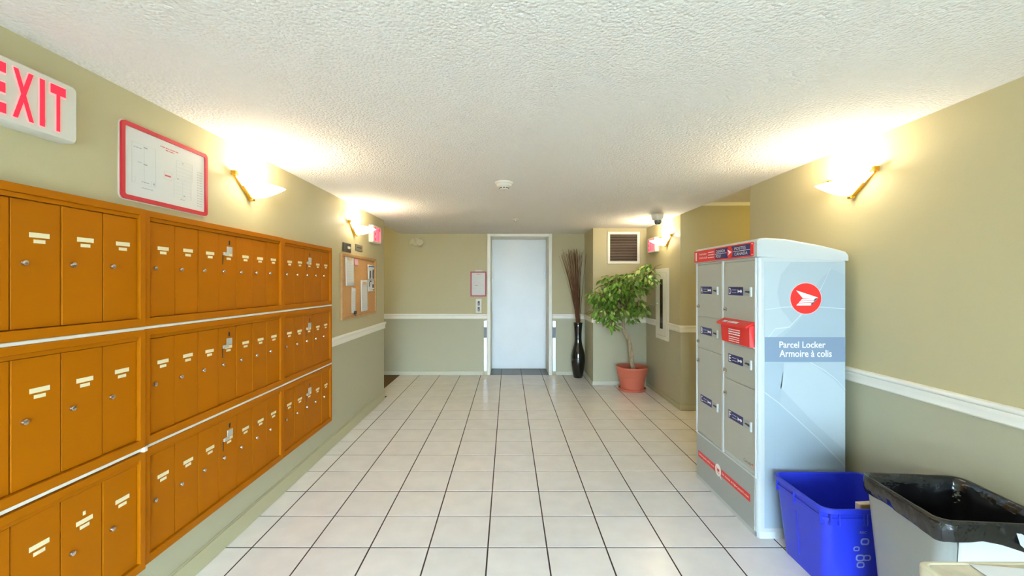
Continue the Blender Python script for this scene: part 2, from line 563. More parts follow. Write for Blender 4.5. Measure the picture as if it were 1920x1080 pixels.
struct('trim_10', cr, 'trim', 'slim white crown moulding high on the corridor wall', 'moulding')

# white door and its casing
d = thing('door_1', 'tall plain white door at the end of the lobby', 'door', (0.18, 7.42, 0))
d['kind'] = 'structure'
leaf = MB().bbox(-.462, .462, 0, .045, .006, 2.212, .003, 1).build('leaf', 'door', d)
MB().box(-.470, -.463, -.012, .05, 0, 2.225).box(.463, .470, -.012, .05, 0, 2.225).build('door_stop', 'frame_white', d)
for s in (-1, 1):
    MB().cyl((s * .455, 1.60), .006, -.006, 0, 10).box(s * .455 - .004, s * .455 + .004, -.004, 0, 1.53, 1.66).build('edge_plate', 'steel', d)
cas = MB().bbox(-.335, -.283, YB - .016, 7.40, 0, 2.243, .004, 1).bbox(.643, .695, YB - .016, 7.40, 0, 2.243, .004, 1).bbox(-.283, .643, YB - .016, 7.40, 2.200, 2.243, .004, 1)
struct('trim_11', cas, 'frame_white', 'white casing around the tall white door', 'door frame')

# ------------------------------------------------------------------ mailboxes
PITCH, BR = 0.1541, 0.0265
def mailbox_unit(label, y0, n, z0, H, special, proud=0.028, first_tag=None, xoff=0):
    W = n * PITCH + 2 * BR
    t = thing('mailbox_unit', label, 'mailboxes', (XL, y0, z0), LW, 'ochre mailbox units on the left wall')
    yo = -proud
    fr = MB()
    bt, bb = .027, .034
    outer = [(0, 0), (W, 0), (W, H), (0, H)]
    inner = [(BR, bb), (W - BR, bb), (W - BR, H - bt), (BR, H - bt)]
    frame_ring(fr, outer, inner, yo, 0)
    f = fr.build('frame', 'ochre', t)
    md = f.modifiers.new('bevel', 'BEVEL'); md.width, md.segments = .0018, 2
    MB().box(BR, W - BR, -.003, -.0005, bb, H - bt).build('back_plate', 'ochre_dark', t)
    MB().bbox(BR, W - BR, yo + .008, -.003, H - bt - .016, H - bt, .0015, 1).build('top_lip', 'ochre', t)
    dz0, dz1 = bb + .002, H - bt - .018
    for k in range(n):
        x0, x1 = BR + k * PITCH + .0019, BR + (k + 1) * PITCH - .0019
        yd = yo + .0140 + random.uniform(-.0022, .0022)
        key = (n, H)
        dr = MB().bbox(0, x1 - x0, yd, -.003, 0, dz1 - dz0, .0013, 1).build('door', 'ochre', t, loc=(x0, 0, dz0))
        lx, lz = .083, (dz1 - dz0) * .735
        if k == special:
            MB().bbox(.066, .112, yd - .004, yd + .001, lz + .010, lz + .046, .0015, 1).build('lock_plate', 'tape', dr)
            MB().prism(rrect(.013, .026, .006, 3, .089, lz + .068), yd - .0006, yd + .001).build('keyhole', 'black', dr)
            MB().bbox(.030, .075, yd - .010, yd - .002, lz - .004, lz + .013, .002, 1).build('lever', 'tape', dr)
            MB().box(.030, .036, yd - .0008, yd + .001, lz - .055, lz - .004).build('slot', 'black', dr)
        dj = random.uniform(-.002, .002)
        MB().box(lx - .031, lx + .031, yd - .0012, yd + .001, lz - .008 + dj, lz + .008 + dj).build('name_card', 'card', dr)
        MB().box(lx - .018, lx + .018, yd - .0010, yd + .001, lz - .0265, lz - .0145).build('number_tag', 'card', dr)
        if first_tag == k:
            MB().box(lx - .006, lx + .004, yd - .001, yd + .001, lz + .02, lz + .034).build('number_tag', 'card', dr)
        lk = MB()
        lk.lathe([(.0105, 0), (.0105, .003), (.0085, .0085), (.006, .0095)], 16, Matrix.Translation((.036, yd, (dz1 - dz0) * .512)) @ Matrix.Rotation(PI / 2, 4, 'X'))
        lo = lk.build('lock', 'chrome', dr, 40)
    return t
H1 = 0.493
rows = [(1.270, 'top'), (0.763, 'middle'), (0.256, 'bottom')]
where = {'top': 'top', 'middle': 'middle', 'bottom': 'lowest'}
Y1 = 1.843 - .004 - (5 * PITCH + 2 * BR)
for z0, rn in rows:
    mailbox_unit('ochre mailbox unit, %s of the stack nearest the big exit sign' % where[rn], Y1, 5, z0 - (.006 if rn == 'bottom' else 0), H1, -1, proud=.036, first_tag=(3 if rn == 'bottom' else None))
    mailbox_unit('ochre seven-door mailbox unit, %s of the centre stack' % where[rn], 1.846, 7, z0, H1, 3)
    mailbox_unit('ochre five-door mailbox unit, %s of the stack by the cork board' % where[rn], 2.983, 5, z0, H1 - .003, 2, proud=.026)
for k, z in enumerate((1.2565, .7495)):
    mb = MB().bbox(XL, XL + .030, Y1, 1.842, z - .001, z + .0125, .002, 1).bbox(XL, XL + .024, 1.842, 3.806, z, z + .0125, .002, 1)
    mb.bbox(XL, XL + .040, 1.826, 1.846, z - .006, z + .014, .002, 1) if k else None
    struct('trim_%d' % (12 + k), mb, 'trim', ['white strip between the top and middle mailbox rows', 'white strip between the middle and lowest mailbox rows'][k], 'trim strip')

# ------------------------------------------------------------------ wall sconces
def sconce(label, x, y, z, rz):
    """z = height of the bottom apex; local x along the wall, -y out"""
    t = thing('wall_sconce', label, 'wall lamp', (x, y, z), rz, 'brass and glass wall sconces')
    hw, hh, out = .165, .118, .215
    n, m_ = 24, 8
    vs_, fs = [], []
    rim = []
    for i in range(n + 1):
        s = -1 + 2 * i / n
        # rim: from corner at the wall out to a rounded point and back
        px = s * hw * .93
        py = -.018 - (out - .018) * (1 - abs(s) ** 1.55)
        pz = hh * .86 - .042 * (1 - abs(s) ** 1.3)
        rim.append(Vector((px, py, pz)))
    apex = Vector((0, -.016, .006))
    for i in range(n + 1):
        for j in range(m_ + 1):
            q = j / m_
            p = apex.lerp(rim[i], q)
            bulge = math.sin(PI * q) * .016
            p.z -= bulge * (1 - abs(-1 + 2 * i / n))
            vs_.append(p)
    for i in range(n):
        for j in range(m_):
            a = i * (m_ + 1) + j
            fs.append((a, a + 1, a + m_ + 2, a + m_ + 1))
    g = MB().add(vs_, fs)
    sh = g.build('glass_shade', 'shade', t, 60)
    md = sh.modifiers.new('thickness', 'SOLIDIFY'); md.thickness = .004; md.offset = 0
    MB().tube([r + Vector((0, 0, .002)) for r in rim], .0035, 8).build('glass_rim', 'shade', t, 60)
    # brass V along the wall
    for s in (-1, 1):
        a = Vector((0, -.011, .0)); b = Vector((s * hw, -.011, hh))
        dx, dz = (b.x - a.x), (b.z - a.z)
        L = math.hypot(dx, dz)
        nx, nz = -dz / L * .011 * s, dx / L * .011 * s
        poly = [(a.x, a.z - .006), (b.x - nx * .3, b.z - nz * .3), (b.x + nx, b.z + nz), (a.x, a.z + .016)]
        MB().prism(poly, -.026, 0).build('brass_arm', 'brass', t)
        MB().bbox(s * hw - .012, s * hw + .010, -.028, 0, hh - .012, hh + .016, .003, 1).build('end_cap', 'brass', t)
    MB().bbox(-.016, .016, -.030, 0, -.010, .014, .004, 2).build('apex_cap', 'brass', t)
    MB().bbox(-.055, .055, -.014, 0, .025, .085, .004, 1).build('back_plate', 'brass', t)
    bulb = MB().lathe([(.004, 0), (.016, .01), (.022, .03), (.016, .05), (.003, .06)], 14, Matrix.Translation((0, -.080, .015)))
    bulb.build('bulb', 'shade', t, 60)
    ld = bpy.data.lights.new('sconce_light', 'POINT')
    ld.energy = SCONCE_W
    ld.color = SCONCE_COL
    ld.shadow_soft_size = .03
    lo = bpy.data.objects.new('sconce_light', ld)
    C.objects.link(lo)
    lo.parent = t
    lo.location = (0, -.080, hh - .022)
sconce('lit brass wall sconce above the seven-door mailboxes', XL, 2.632, 1.958, LW)
sconce('lit brass wall sconce above the cork board', XL, 4.43, 1.940, LW)
sconce('lit brass wall sconce on the wall above the parcel locker', XR, 2.492, 1.945, RW)
sconce('lit brass wall sconce above the fire cabinet', XR, 5.425, 1.918, RW)

# corridor ceiling lamps (light the two side corridors)
for lab, x, y in (('round ceiling lamp in the right corridor', 3.15, 4.1), ('round ceiling lamp in the left corridor', -2.55, 6.1)):
    t = thing('ceiling_lamp', lab, 'ceiling lamp', (x, y, ZH))
    MB().lathe([(.15, 0), (.15, -.03), (.145, -.03), (.145, 0)], 32, cap0=False, cap1=False).build('rim', 'white_plastic', t, 40)
    MB().lathe([(.142, -.02), (.12, -.055), (.07, -.075), (.004, -.08)], 32, cap0=False).build('diffuser', 'corridor_lamp', t, 60)
    ld = bpy.data.lights.new('corridor_light', 'POINT')
    ld.energy = CORRIDOR_W if x > 0 else CORRIDOR_W * 0.75
    ld.color = CORRIDOR_COL
    ld.shadow_soft_size = .12
    lo = bpy.data.objects.new('corridor_light', ld)
    C.objects.link(lo)
    lo.parent = t
    lo.location = (0, 0, -.16)

# ------------------------------------------------------------------ exit signs
def exit_sign(label, x, y, z, rz, glow=False):
    t = thing('exit_sign', label, 'exit sign', (x, y, z), rz)
    W_, H_ = .31, .20
    mb = MB()
    lo = rrect(W_, H_, .018, 5, 0, H_ / 2)
    li = rrect(W_ - .012, H_ - .012, .014, 5, 0, H_ / 2)
    n = len(lo)
    vs_ = [(a, 0, b) for a, b in lo] + [(a, -.042, b) for a, b in lo] + [(a, -.05, b) for a, b in li]
    fs = [tuple(range(n))] + [tuple(range(2 * n, 3 * n))]
    for k in range(n):
        j = (k + 1) % n
        fs += [(k, j, n + j, n + k), (n + k, n + j, 2 * n + j, 2 * n + k)]
    mb.add(vs_, fs).build('housing', 'white_plastic', t, 45)
    if glow:
        MB().prism(rrect(W_ - .06, H_ - .045, .01, 3, 0, H_ / 2), -.0515, -.049).build('lit_panel', 'exit_pink', t)
    gl = MB()
    lt = MB()
    x0 = -.112
    for ch, wd in (('E', .045), ('X', .060), ('I', .016), ('T', .050)):
        put_text(lt, ch, x0, .024, -.0535 if not glow else -.0532, wd, .152, .03)
        if not glow:
            put_text(gl, ch, x0 - .002, .022, -.0512, wd + .004, .156, .05)
        x0 += wd + .017
    if not glow:
        gl.build('letter_glow', 'exit_glow', t)
    lt.build('letters', 'exit_red', t)
exit_sign('large white exit sign with red letters above the mailboxes', XL, 1.380, 1.937, LW)
exit_sign('pink glowing exit sign at the wall end beside the cork board', XL, 5.045, 1.915, LW, True)
exit_sign('pink glowing exit sign above the potted fig and fire cabinet', XR, 5.875, 1.868, RW, True)

# ------------------------------------------------------------------ framed plan
rng = random.Random(3)
t = thing('evacuation_plan', 'red framed floor plan sheet above the mailboxes', 'framed plan', (XL, 2.003, 1.797), LW)
W_, H_ = .503, .318
fr = MB()
frame_ring(fr, rrect(W_, H_, .02, 5, 0, H_ / 2), rrect(W_ - .036, H_ - .036, .008, 5, 0, H_ / 2), -.012, 0)
fr.build('frame', 'red_frame', t)
bk = MB()
frame_ring(bk, rrect(W_ + .008, H_ + .008, .023, 5, 0, H_ / 2), rrect(W_ - .02, H_ - .02, .01, 5, 0, H_ / 2), -.004, 0)
bk.build('clear_edge', 'white_plastic', t)
sh = MB().prism(rrect(W_ - .034, H_ - .034, .008, 5, 0, H_ / 2), -.006, -.001).build('sheet', 'paper', t)
ln = MB()
def lines(mb, x0, x1, z0, z1, w_=.0009, y=-.0066):
    for a, b, c, e in ((x0, x1, z0, z0 + w_), (x0, x1, z1 - w_, z1), (x0, x0 + w_, z0, z1), (x1 - w_, x1, z0, z1)):
        mb.box(a, b, y, y + .0004, c, e)
lines(ln, -.198, -.075, .075, .245)
ln.box(-.136, -.135, -.0066, -.0062, .075, .235)
lines(ln, -.198, -.18, .08, .10); lines(ln, -.10, -.08, .078, .10)
lines(ln, .03, .14, .06, .145); lines(ln, .045, .15, .15, .235)
for k in range(4):
    ln.box(.03, .14, -.0066, -.0062, .075 + k * .018, .076 + k * .018)
    ln.box(.045, .15, -.0066, -.0062, .165 + k * .018, .166 + k * .018)
ln.box(.085, .086, -.0066, -.0062, .06, .145)
lines(ln, -.028, .018, .128, .165)
ln.build('plan_drawing', 'ink_light', sh)
sc = MB()
for a, b, z, h_ in ((-.19, -.15, .224, .004), (-.14, -.12, .232, .006), (-.14, -.12, .16, .006), (-.17, -.15, .165, .003), (-.15, -.11, .085, .004), (-.09, -.08, .085, .008), (-.15, -.09, .06, .003), (.07, .1, .052, .003), (.08, .09, .225, .004), (.05, .062, .145, .005), (.09, .10, .07, .006)):
    scribble(sc, a, b, z, h_, -.0068, rng)
for k in range(14):
    scribble(sc, .183, .189, .04 + k * .013, .005, -.0068, rng)
    scribble(sc, .197, .215, .041 + k * .013, .003, -.0068, rng)
tag(sc.build('small_print', 'ink', sh), kind='stuff')
sc = MB()
scribble(sc, -.024, .014, .142, .007, -.0069, rng); scribble(sc, -.05, .06, .268, .004, -.0069, rng); scribble(sc, -.02, .03, .258, .004, -.0069, rng)
sc.build('red_print', 'ink_red', sh)

# ------------------------------------------------------------------ cork board and papers
t = thing('cork_board', 'oak framed cork notice board on the left wall', 'notice board', (XL, 4.574, 1.105), LW)
W_, H_ = 1.045, .632
fr = MB()
frame_ring(fr, [(-W_ / 2, 0), (W_ / 2, 0), (W_ / 2, H_), (-W_ / 2, H_)], [(-W_ / 2 + .028, .028), (W_ / 2 - .028, .028), (W_ / 2 - .028, H_ - .028), (-W_ / 2 + .028, H_ - .028)], -.024, 0)
o = fr.build('frame', 'wood', t)
md = o.modifiers.new('bevel', 'BEVEL'); md.width, md.segments = .004, 2
MB().box(-W_ / 2 + .026, W_ / 2 - .026, -.014, -.001, .026, H_ - .026).build('cork_sheet', 'cork', t)
def sheet(name, label, cat, yc, zc, w_, h_, material='paper', tilt=0.0, lines_=0, header=None, blocks=None, off=.016, cols=None):
    t = thing(name, label, cat, (XL + off, yc, zc), LW)
    rot = Matrix.Rotation(tilt, 4, 'Y')
    mb = MB(rot)
    n = 6
    vs_, fs = [], []
    for i in range(n + 1):
        for j in range(n + 1):
            x = -w_ / 2 + w_ * i / n
            z = -h_ / 2 + h_ * j / n
            curl = -.006 * (1 - j / n) ** 2 - .003 * abs(i / n - .5)
            vs_.append((x, curl - .001, z))
    for i in range(n):
        for j in range(n):
            a = i * (n + 1) + j
            fs.append((a, a + 1, a + n + 2, a + n + 1))
    mb.add(vs_, fs)
    p = mb.build('page', material, t, 60)
    md = p.modifiers.new('thickness', 'SOLIDIFY'); md.thickness = .0008
    if lines_:
        pr = MB(rot)
        for k in range(lines_):
            z = h_ * .34 - k * h_ * .8 / lines_
            scribble(pr, -w_ * .38, w_ * rng.uniform(.2, .38), z, .0045, -.0095, rng)
        pr.build('print', 'ink_light', t)
    if header:
        pr = MB(rot)
        pr.box(-w_ * header[1], w_ * header[1], -.0096, -.0092, h_ * .36, h_ * .44)
        pr.build('heading', header[0], t)
    if blocks:
        pr = MB(rot)
        for (a, b, c, e) in blocks:
            pr.box(a * w_, b * w_, -.0096, -.0092, c * h_, e * h_)
        pr.build('pictograms', 'ink_dark', t)
    return t
sheet('notice', 'long white notice pinned at the upper near edge of the cork board', 'paper', 4.255, 1.575, .235, .29, lines_=9, header=('ink_gold', .2))
sheet('note', 'small pink note beside the long notice on the cork board', 'paper', 4.438, 1.668, .105, .066, 'pink')
sheet('notice', 'white poster with blue heading on the cork board', 'paper', 4.909, 1.579, .235, .160, header=('ink_blue', .42), blocks=[(-.25, -.1, -.45, .1), (.18, .35, -.45, .2)], off=.017)
sheet('notice', 'white pictogram sheet below the blue-headed poster', 'paper', 4.914, 1.430, .235, .130, blocks=[(-.4, -.3, -.1, .3), (-.3, -.05, .3, .42), (.1, .35, -.2, .1), (.15, .4, -.42, -.35)], off=.0165)
sheet('notice', 'white typed letter in the lower middle of the cork board', 'paper', 4.676, 1.325, .22, .33, lines_=12, header=('ink_gold', .25), off=.018)
sheet('slip', 'narrow white slip hanging crooked with a black clip', 'paper', 4.356, 1.285, .115, .25, tilt=R(4), lines_=8)
t = thing('bulldog_clip', 'small black clip at the foot of the narrow slip', 'clip', (XL + .022, 4.385, 1.142), LW)
MB().prism([(-.03, .0), (.03, .004), (.024, .036), (-.022, .034)], -.012, 0).build('jaw', 'black', t)
MB().tube([(-.012, -.008, .002), (-.014, -.012, -.014), (.012, -.012, -.014), (.010, -.008, .002)], .002, 6).build('handle', 'black', t)
t = thing('wall_plate', 'small black sign plate with white sticker above the cork board', 'sign', (XL, 4.218, 1.755), LW)
MB().bbox(-.105, .105, -.008, 0, 0, .088, .003, 1).build('plate', mat('dark_bronze_plate', (58, 50, 36), 0.4), t)
MB().box(.01, .085, -.0088, -.007, .035, .058).build('sticker', 'paper', t)
t = thing('wall_plate', 'small grey sign plate above the cork board', 'sign', (XL, 4.56, 1.790), LW)
MB().bbox(-.11, .11, -.006, 0, 0, .068, .002, 1).build('plate', mat('pewter_plate', (140, 128, 104), 0.35, 0.5), t)
pr = MB(); scribble(pr, -.07, .07, .03, .012, -.0066, rng); tag(pr.build('plate_lettering', 'ink_dark', t), kind='stuff')

# ------------------------------------------------------------------ end wall fittings
t = thing('framed_notice', 'small red framed notice beside the white door', 'framed notice', (-.474, YB, 1.248))
W_, H_ = .252, .395
fr = MB()
frame_ring(fr, [(-W_ / 2, 0), (W_ / 2, 0), (W_ / 2, H_), (-W_ / 2, H_)], [(-W_ / 2 + .019, .019), (W_ / 2 - .019, .019), (W_ / 2 - .019, H_ - .019), (-W_ / 2 + .019, H_ - .019)], -.016, 0)
fr.build('frame', 'red_dark', t)
sh = MB().box(-W_ / 2 + .018, W_ / 2 - .018, -.009, -.001, .018, H_ - .018).build('sheet', 'paper', t)
pr = MB()
for k in range(11):
    scribble(pr, -.09, rng.uniform(.0, .09), .05 + k * .024, .006, -.0096, rng)
lines(pr, -.095, .095, .03, .155, .0015, -.0096)
pr.build('print', 'ink_light', sh)
pr = MB(); scribble(pr, -.03, .03, .345, .008, -.0097, rng); scribble(pr, -.05, -.01, .17, .01, -.0097, rng); pr.build('red_print', 'ink_red', sh)
MB().box(-.05, .06, -.002, 0, H_ + .002, H_ + .022).build('tape', 'paper', t)

t = thing('call_plate', 'white lift call plate with two dark buttons', 'call button', (-.469, YB, .985))
MB().bbox(-.048, .048, -.010, 0, 0, .226, .006, 2).build('plate', 'white_plastic', t)
for z, tri in ((.155, 1), (.062, -1)):
    b = MB().bbox(-.016, .016, -.014, -.008, z - .034, z + .034, .003, 1).build('button', 'ink_dark', t)
    MB().prism([(-.008, z - .006 * tri), (.008, z - .006 * tri), (0, z + .009 * tri)], -.0147, -.0138).build('arrow', 'tape', b)
    MB().box(-.009, .009, -.0147, -.0138, z - .024, z - .018).build('mark', 'tape', b)

for x, lab in ((-.363, 'tall steel corner guard between call plate and white door'), (.728, 'tall steel corner guard between white door and twig vase')):
    t = thing('corner_guard', lab, 'wall guard', (x, YB, .062))
    MB().bbox(-.025, .025, -.012, 0, 0, .80, .002, 1).build('plate', 'steel', t)
    MB().bbox(-.022, .022, -.020, -.011, .53, .70, .002, 1).build('grip_plate', mat('grey_metal', (112, 116, 118), .5, .3), t)

t = thing('emergency_light', 'beige twin-head emergency light high on the end wall', 'emergency light', (-1.44, YB, 2.045))
MB().bbox(-.03, .03, -.045, 0, .05, .13, .008, 2).build('base', 'beige_plastic', t)
for s, ang, dn in ((-1, 40, 0.0), (1, -12, -.01)):
    mx = Matrix.Translation((s * .045, -.06, .045 + dn)) @ Matrix.Rotation(R(ang * -1), 4, 'Z') @ Matrix.Rotation(R(62), 4, 'X')
    h = MB().lathe([(.018, -.06), (.03, -.05), (.045, 0), (.056, .035), (.056, .045), (.048, .045)], 20, mx).build('lamp_head', 'beige_plastic', t, 40)
    MB().lathe([(.047, .036), (.047, .040)], 20, mx).build('lens', 'dark_glass' if False else 'card', h, 40)
    MB().tube([(0, -.035, .08), (s * .025, -.05, .07), (s * .04, -.058, .055)], .01, 8).build('swivel', 'beige_plastic', t, 60)

# vent grille
t = thing('vent_grille', 'square white framed return air grille with dark slats', 'vent', (1.646, YA, 1.735))
W_, H_ = .46, .456
fr = MB()
frame_ring(fr, [(-W_ / 2, 0), (W_ / 2, 0), (W_ / 2, H_), (-W_ / 2, H_)], [(-W_ / 2 + .036, .036), (W_ / 2 - .036, .036), (W_ / 2 - .036, H_ - .036), (-W_ / 2 + .036, H_ - .036)], -.014, 0)
o = fr.build('frame', 'frame_white', t)
md = o.modifiers.new('bevel', 'BEVEL'); md.width, md.segments = .003, 1
MB().box(-W_ / 2 + .034, W_ / 2 - .034, -.002, -.0005, .034, H_ - .034).build('duct_back', 'grille_dark', t)
me = MB().add([(-.195, -.013, -.0065), (.195, -.013, -.0065), (.195, -.003, .0065), (-.195, -.003, .0065), (-.195, -.0115, -.0075), (.195, -.0115, -.0075), (.195, -.0015, .0055), (-.195, -.0015, .0055)],
              [(0, 1, 2, 3), (7, 6, 5, 4), (0, 4, 5, 1), (2, 6, 7, 3), (0, 3, 7, 4), (1, 5, 6, 2)]).mesh('slat')
me.materials.append(M['grille_slat'])
for k in range(17):
    link('slat', me, t, (0, 0, .048 + k * .0225))

# fire cabinet
t = thing('fire_cabinet', 'cream recessed fire extinguisher cabinet on the right wall', 'fire cabinet', (XR, 5.573, .738), RW)
W_, H_ = .445, .905
fr = MB()
frame_ring(fr, [(-W_ / 2, 0), (W_ / 2, 0), (W_ / 2, H_), (-W_ / 2, H_)], [(-W_ / 2 + .05, .05), (W_ / 2 - .05, .05), (W_ / 2 - .05, H_ - .05), (-W_ / 2 + .05, H_ - .05)], -.018, 0)
o = fr.build('frame', 'frame_white', t)
md = o.modifiers.new('bevel', 'BEVEL'); md.width, md.segments = .003, 1
dr = MB().bbox(-W_ / 2 + .053, W_ / 2 - .053, -.022, -.001, .053, H_ - .053, .003, 1).build('door', 'frame_white', t)
MB().box(-.045, .055, -.0235, -.020, .14, .77).build('glass_slot', 'dark_glass', dr)
MB().lathe([(.008, 0), (.008, .012), (.014, .016), (.012, .026), (.004, .028)], 14, Matrix.Translation((-.115, -.022, .45)) @ Matrix.Rotation(PI / 2, 4, 'X')).build('knob', 'steel', dr, 40)

# ceiling devices
t = thing('smoke_detector', 'round white smoke detector on the ceiling', 'smoke detector', (-.033, 3.42, ZC))
MB().lathe([(.070, 0), (.070, -.008), (.066, -.014), (.060, -.016)], 36).build('base', 'white_plastic', t, 40)
MB().lathe([(.060, -.014), (.058, -.030), (.052, -.036), (.046, -.037)], 36).build('body', 'white_plastic', t, 40)
MB().lathe([(.040, -.035), (.036, -.052), (.030, -.057), (.01, -.058)], 36).build('cap', 'white_plastic', t, 40)
for a in range(10):
    q = 2 * PI * a / 10
    MB().box(-.008, .008, -.002, .002, -.051, -.044, Matrix.Rotation(q, 4, 'Z') @ Matrix.Translation((0, -.0375, 0))).build('vent_slot', 'black', t)
t = thing('ceiling_sprinkler', 'small white sprinkler head on the ceiling near the end wall', 'sprinkler', (.09, 5.36, ZC))
MB().lathe([(.035, 0), (.034, -.006), (.02, -.009)], 24).build('escutcheon', 'white_plastic', t, 40)
MB().lathe([(.008, -.008), (.008, -.026), (.018, -.028), (.018, -.030)], 16).build('head', 'tape', t, 40)
t = thing('dome_camera', 'white dome security camera with dark lens on the ceiling', 'security camera', (1.715, 5.02, ZC))
MB().lathe([(.068, 0), (.068, -.030), (.064, -.042), (.058, -.058), (.050, -.068)], 32).build('housing', 'white_plastic', t, 40)
MB().lathe([(.040, -.066), (.040, -.085), (.034, -.104), (.02, -.115), (.004, -.118)], 24, Matrix.Translation((.004, -.006, 0))).build('dome', mat('smoked_dome', (96, 100, 98), .12), t, 60)

# ------------------------------------------------------------------ vase with twigs
VX, VY = 1.078, 6.74
t = thing('floor_vase', 'tall slim glossy black floor vase beside the white door', 'vase', (VX, VY, 0))
prof = [(.060, 0), (.068, .004), (.074, .03), (.088, .10), (.102, .19), (.108, .27), (.104, .35), (.088, .43), (.066, .50), (.055, .56), (.052, .62), (.055, .70), (.062, .78), (.069, .845)]
inn = [(r - .006, z) for r, z in reversed(prof)][:-4]
MB().lathe(prof + [(.066, .849)] + inn, 40).build('body', 'vase', t, 60)
MB().lathe([(.0695, .838), (.071, .845), (.068, .850), (.064, .848)], 40, cap0=False, cap1=False).build('lip', 'vase', t, 60)
rt = random.Random(11)
for k in range(60):
    a = rt.uniform(0, 2 * PI)
    rr_ = .035 * math.sqrt(rt.random())
    b = Vector((VX + rr_ * math.cos(a) * .5, VY + rr_ * math.sin(a) * .5, rt.uniform(.42, .55)))
    m_ = Vector((VX + rr_ * math.cos(a), VY + rr_ * math.sin(a) - .01, .86))
    u = rt.gauss(-.35, .42) if k > 12 else rt.uniform(-1, 1)
    u = max(-1, min(1, u))
    tx = VX - .02 + u * (.27 if u < 0 else .20)
    ty = VY - .03 + rt.uniform(-.15, .12)
    tz = 1.95 + rt.uniform(-.07, .05) - abs(u) * .03
    top = Vector((min(tx, 1.185), min(ty, 6.90), tz))
    pts = []
    ph = rt.uniform(0, 6)
    for q in range(9):
        s = q / 8
        if s < .3:
            p = b.lerp(m_, s / .3)
        else:
            s2 = (s - .3) / .7
            p = m_.lerp(top, s2)
            p.x += math.sin(s2 * 5 + ph) * .006 + (-.02 * math.sin(PI * s2) * u)
            p.y += math.cos(s2 * 4 + ph) * .006
        pts.append(p)
    thick = rt.uniform(.0032, .0060)
    o = MB().tube(pts, [thick * (1 - .6 * i / 8) for i in range(9)], 5).build('twig', 'twig', None, 60)
    tag(o, 'dried brown twig standing in the tall black vase', 'twig', 'dried twigs in the black vase')

# ------------------------------------------------------------------ potted fig
PX, PY = 1.69, 5.955
t = thing('potted_fig', 'weeping fig tree with braided trunk in a terracotta pot', 'potted tree', (PX, PY, 0))
MB().lathe([(.165, 0), (.178, .006), (.186, .035), (.180, .038), (.170, .014)], 40).build('saucer', 'terracotta', t, 40)
pot = MB().lathe([(.140, .012), (.150, .016), (.178, .19), (.182, .20), (.196, .215), (.206, .30), (.212, .306), (.212, .325), (.202, .328), (.196, .30), (.180, .26)], 44, cap1=False).build('pot', 'terracotta', t, 40)
MB().lathe([(.188, .270), (.10, .282), (.004, .285)], 32, cap0=False).build('soil', 'soil', t, 60)
def stem_path(ph, r0, zt):
    pts = []
    ctrl = [(.02, .0, .26), (.0, .0, .42), (-.02, .0, .55), (-.05, -.01, .70), (-.115, -.02, .82), (-.13, -.03, .93), (-.145, -.03, 1.05), (-.14, -.03, zt)]
    n = 40
    for i in range(n + 1):
        s = i / n * (len(ctrl) - 1)
        k = min(int(s), len(ctrl) - 2)
        q = s - k
        q = q * q * (3 - 2 * q)
        p = Vector(ctrl[k]).lerp(Vector(ctrl[k + 1]), q)
        rr_ = r0 * (1 - .25 * i / n)
        p += Vector((math.cos(ph + i * .30), math.sin(ph + i * .30), 0)) * rr_
        pts.append(p)
    return pts
for ph, rad, off in ((0, .020, .016), (PI, .022, .014), (PI / 2 * 1.1, .009, .027)):
    pts = stem_path(ph, off, 1.18)
    MB().tube(pts, [rad * (1 - .35 * i / 40) for i in range(41)], 8).build('trunk', 'trunk', t, 60)
rf = random.Random(5)
# crown lobes: centre (relative), radii, weight
lobes = [((-.20, -.03, 1.20), (.36, .22, .17), 30), ((-.10, -.06, 1.40), (.34, .22, .13), 26), ((-.40, -.05, 1.30), (.24, .17, .13), 14),
         ((.14, -.32, 1.585), (.20, .17, .14), 20), ((.02, -.16, 1.50), (.26, .17, .11), 14), ((-.36, -.08, 1.05), (.22, .17, .10), 15),
         ((.10, -.08, 1.13), (.20, .14, .10), 11), ((-.31, -.12, .92), (.10, .09, .10), 6), ((-.02, -.06, .98), (.07, .06, .07), 3), ((-.25, -.05, 1.50), (.20, .15, .085), 9)]
br = MB()
hub = Vector((-.14, -.03, 1.12))
for c, r_, w_ in lobes:
    c = Vector(c)
    st = hub + Vector((rf.uniform(-.02, .02), rf.uniform(-.02, .02), rf.uniform(-.12, .05)))
    mid = st.lerp(c, .5) + Vector((0, 0, .05))
    br.tube([st, mid, c], [.010, .007, .004], 6)
    for k in range(6):
        e = c + Vector((rf.uniform(-1, 1) * r_[0], rf.uniform(-1, 1) * r_[1], rf.uniform(-.9, .9) * r_[2]))
        e.x = min(e.x, .24); e.y = min(e.y, .20)
        br.tube([mid.lerp(c, .6), (c + e) / 2 + Vector((0, 0, .03)), e], [.005, .003, .0015], 5)
br.build('branches', 'stem', t, 60)
def leaf_geo(L, w_):
    pts = [(0, 0), (.18, .55), (.42, 1.0), (.7, .72), (.88, .28), (1, 0)]
    vs_, fs = [], []
    for q, h_ in pts:
        z = -.10 * L * q * q
        vs_ += [(q * L, -h_ * w_ / 2, z + .10 * w_ * h_), (q * L, 0, z), (q * L, h_ * w_ / 2, z + .10 * w_ * h_)]
    for i in range(len(pts) - 1):
        a = i * 3
        fs += [(a, a + 3, a + 4, a + 1), (a + 1, a + 4, a + 5, a + 2)]
    return vs_, fs
lv, lf_ = leaf_geo(.084, .036)
leaf_meshes = []
for mn in ('leaf', 'leaf_c'):
    mb = MB().add(lv, lf_)
    me = bpy.data.meshes.new('leaf')
    me.from_pydata(mb.v, [], mb.f)
    me.shade_smooth()
    me.materials.append(M[mn])
    leaf_meshes.append(me)
placed = []
tot = sum(w_ for *_, w_ in lobes)
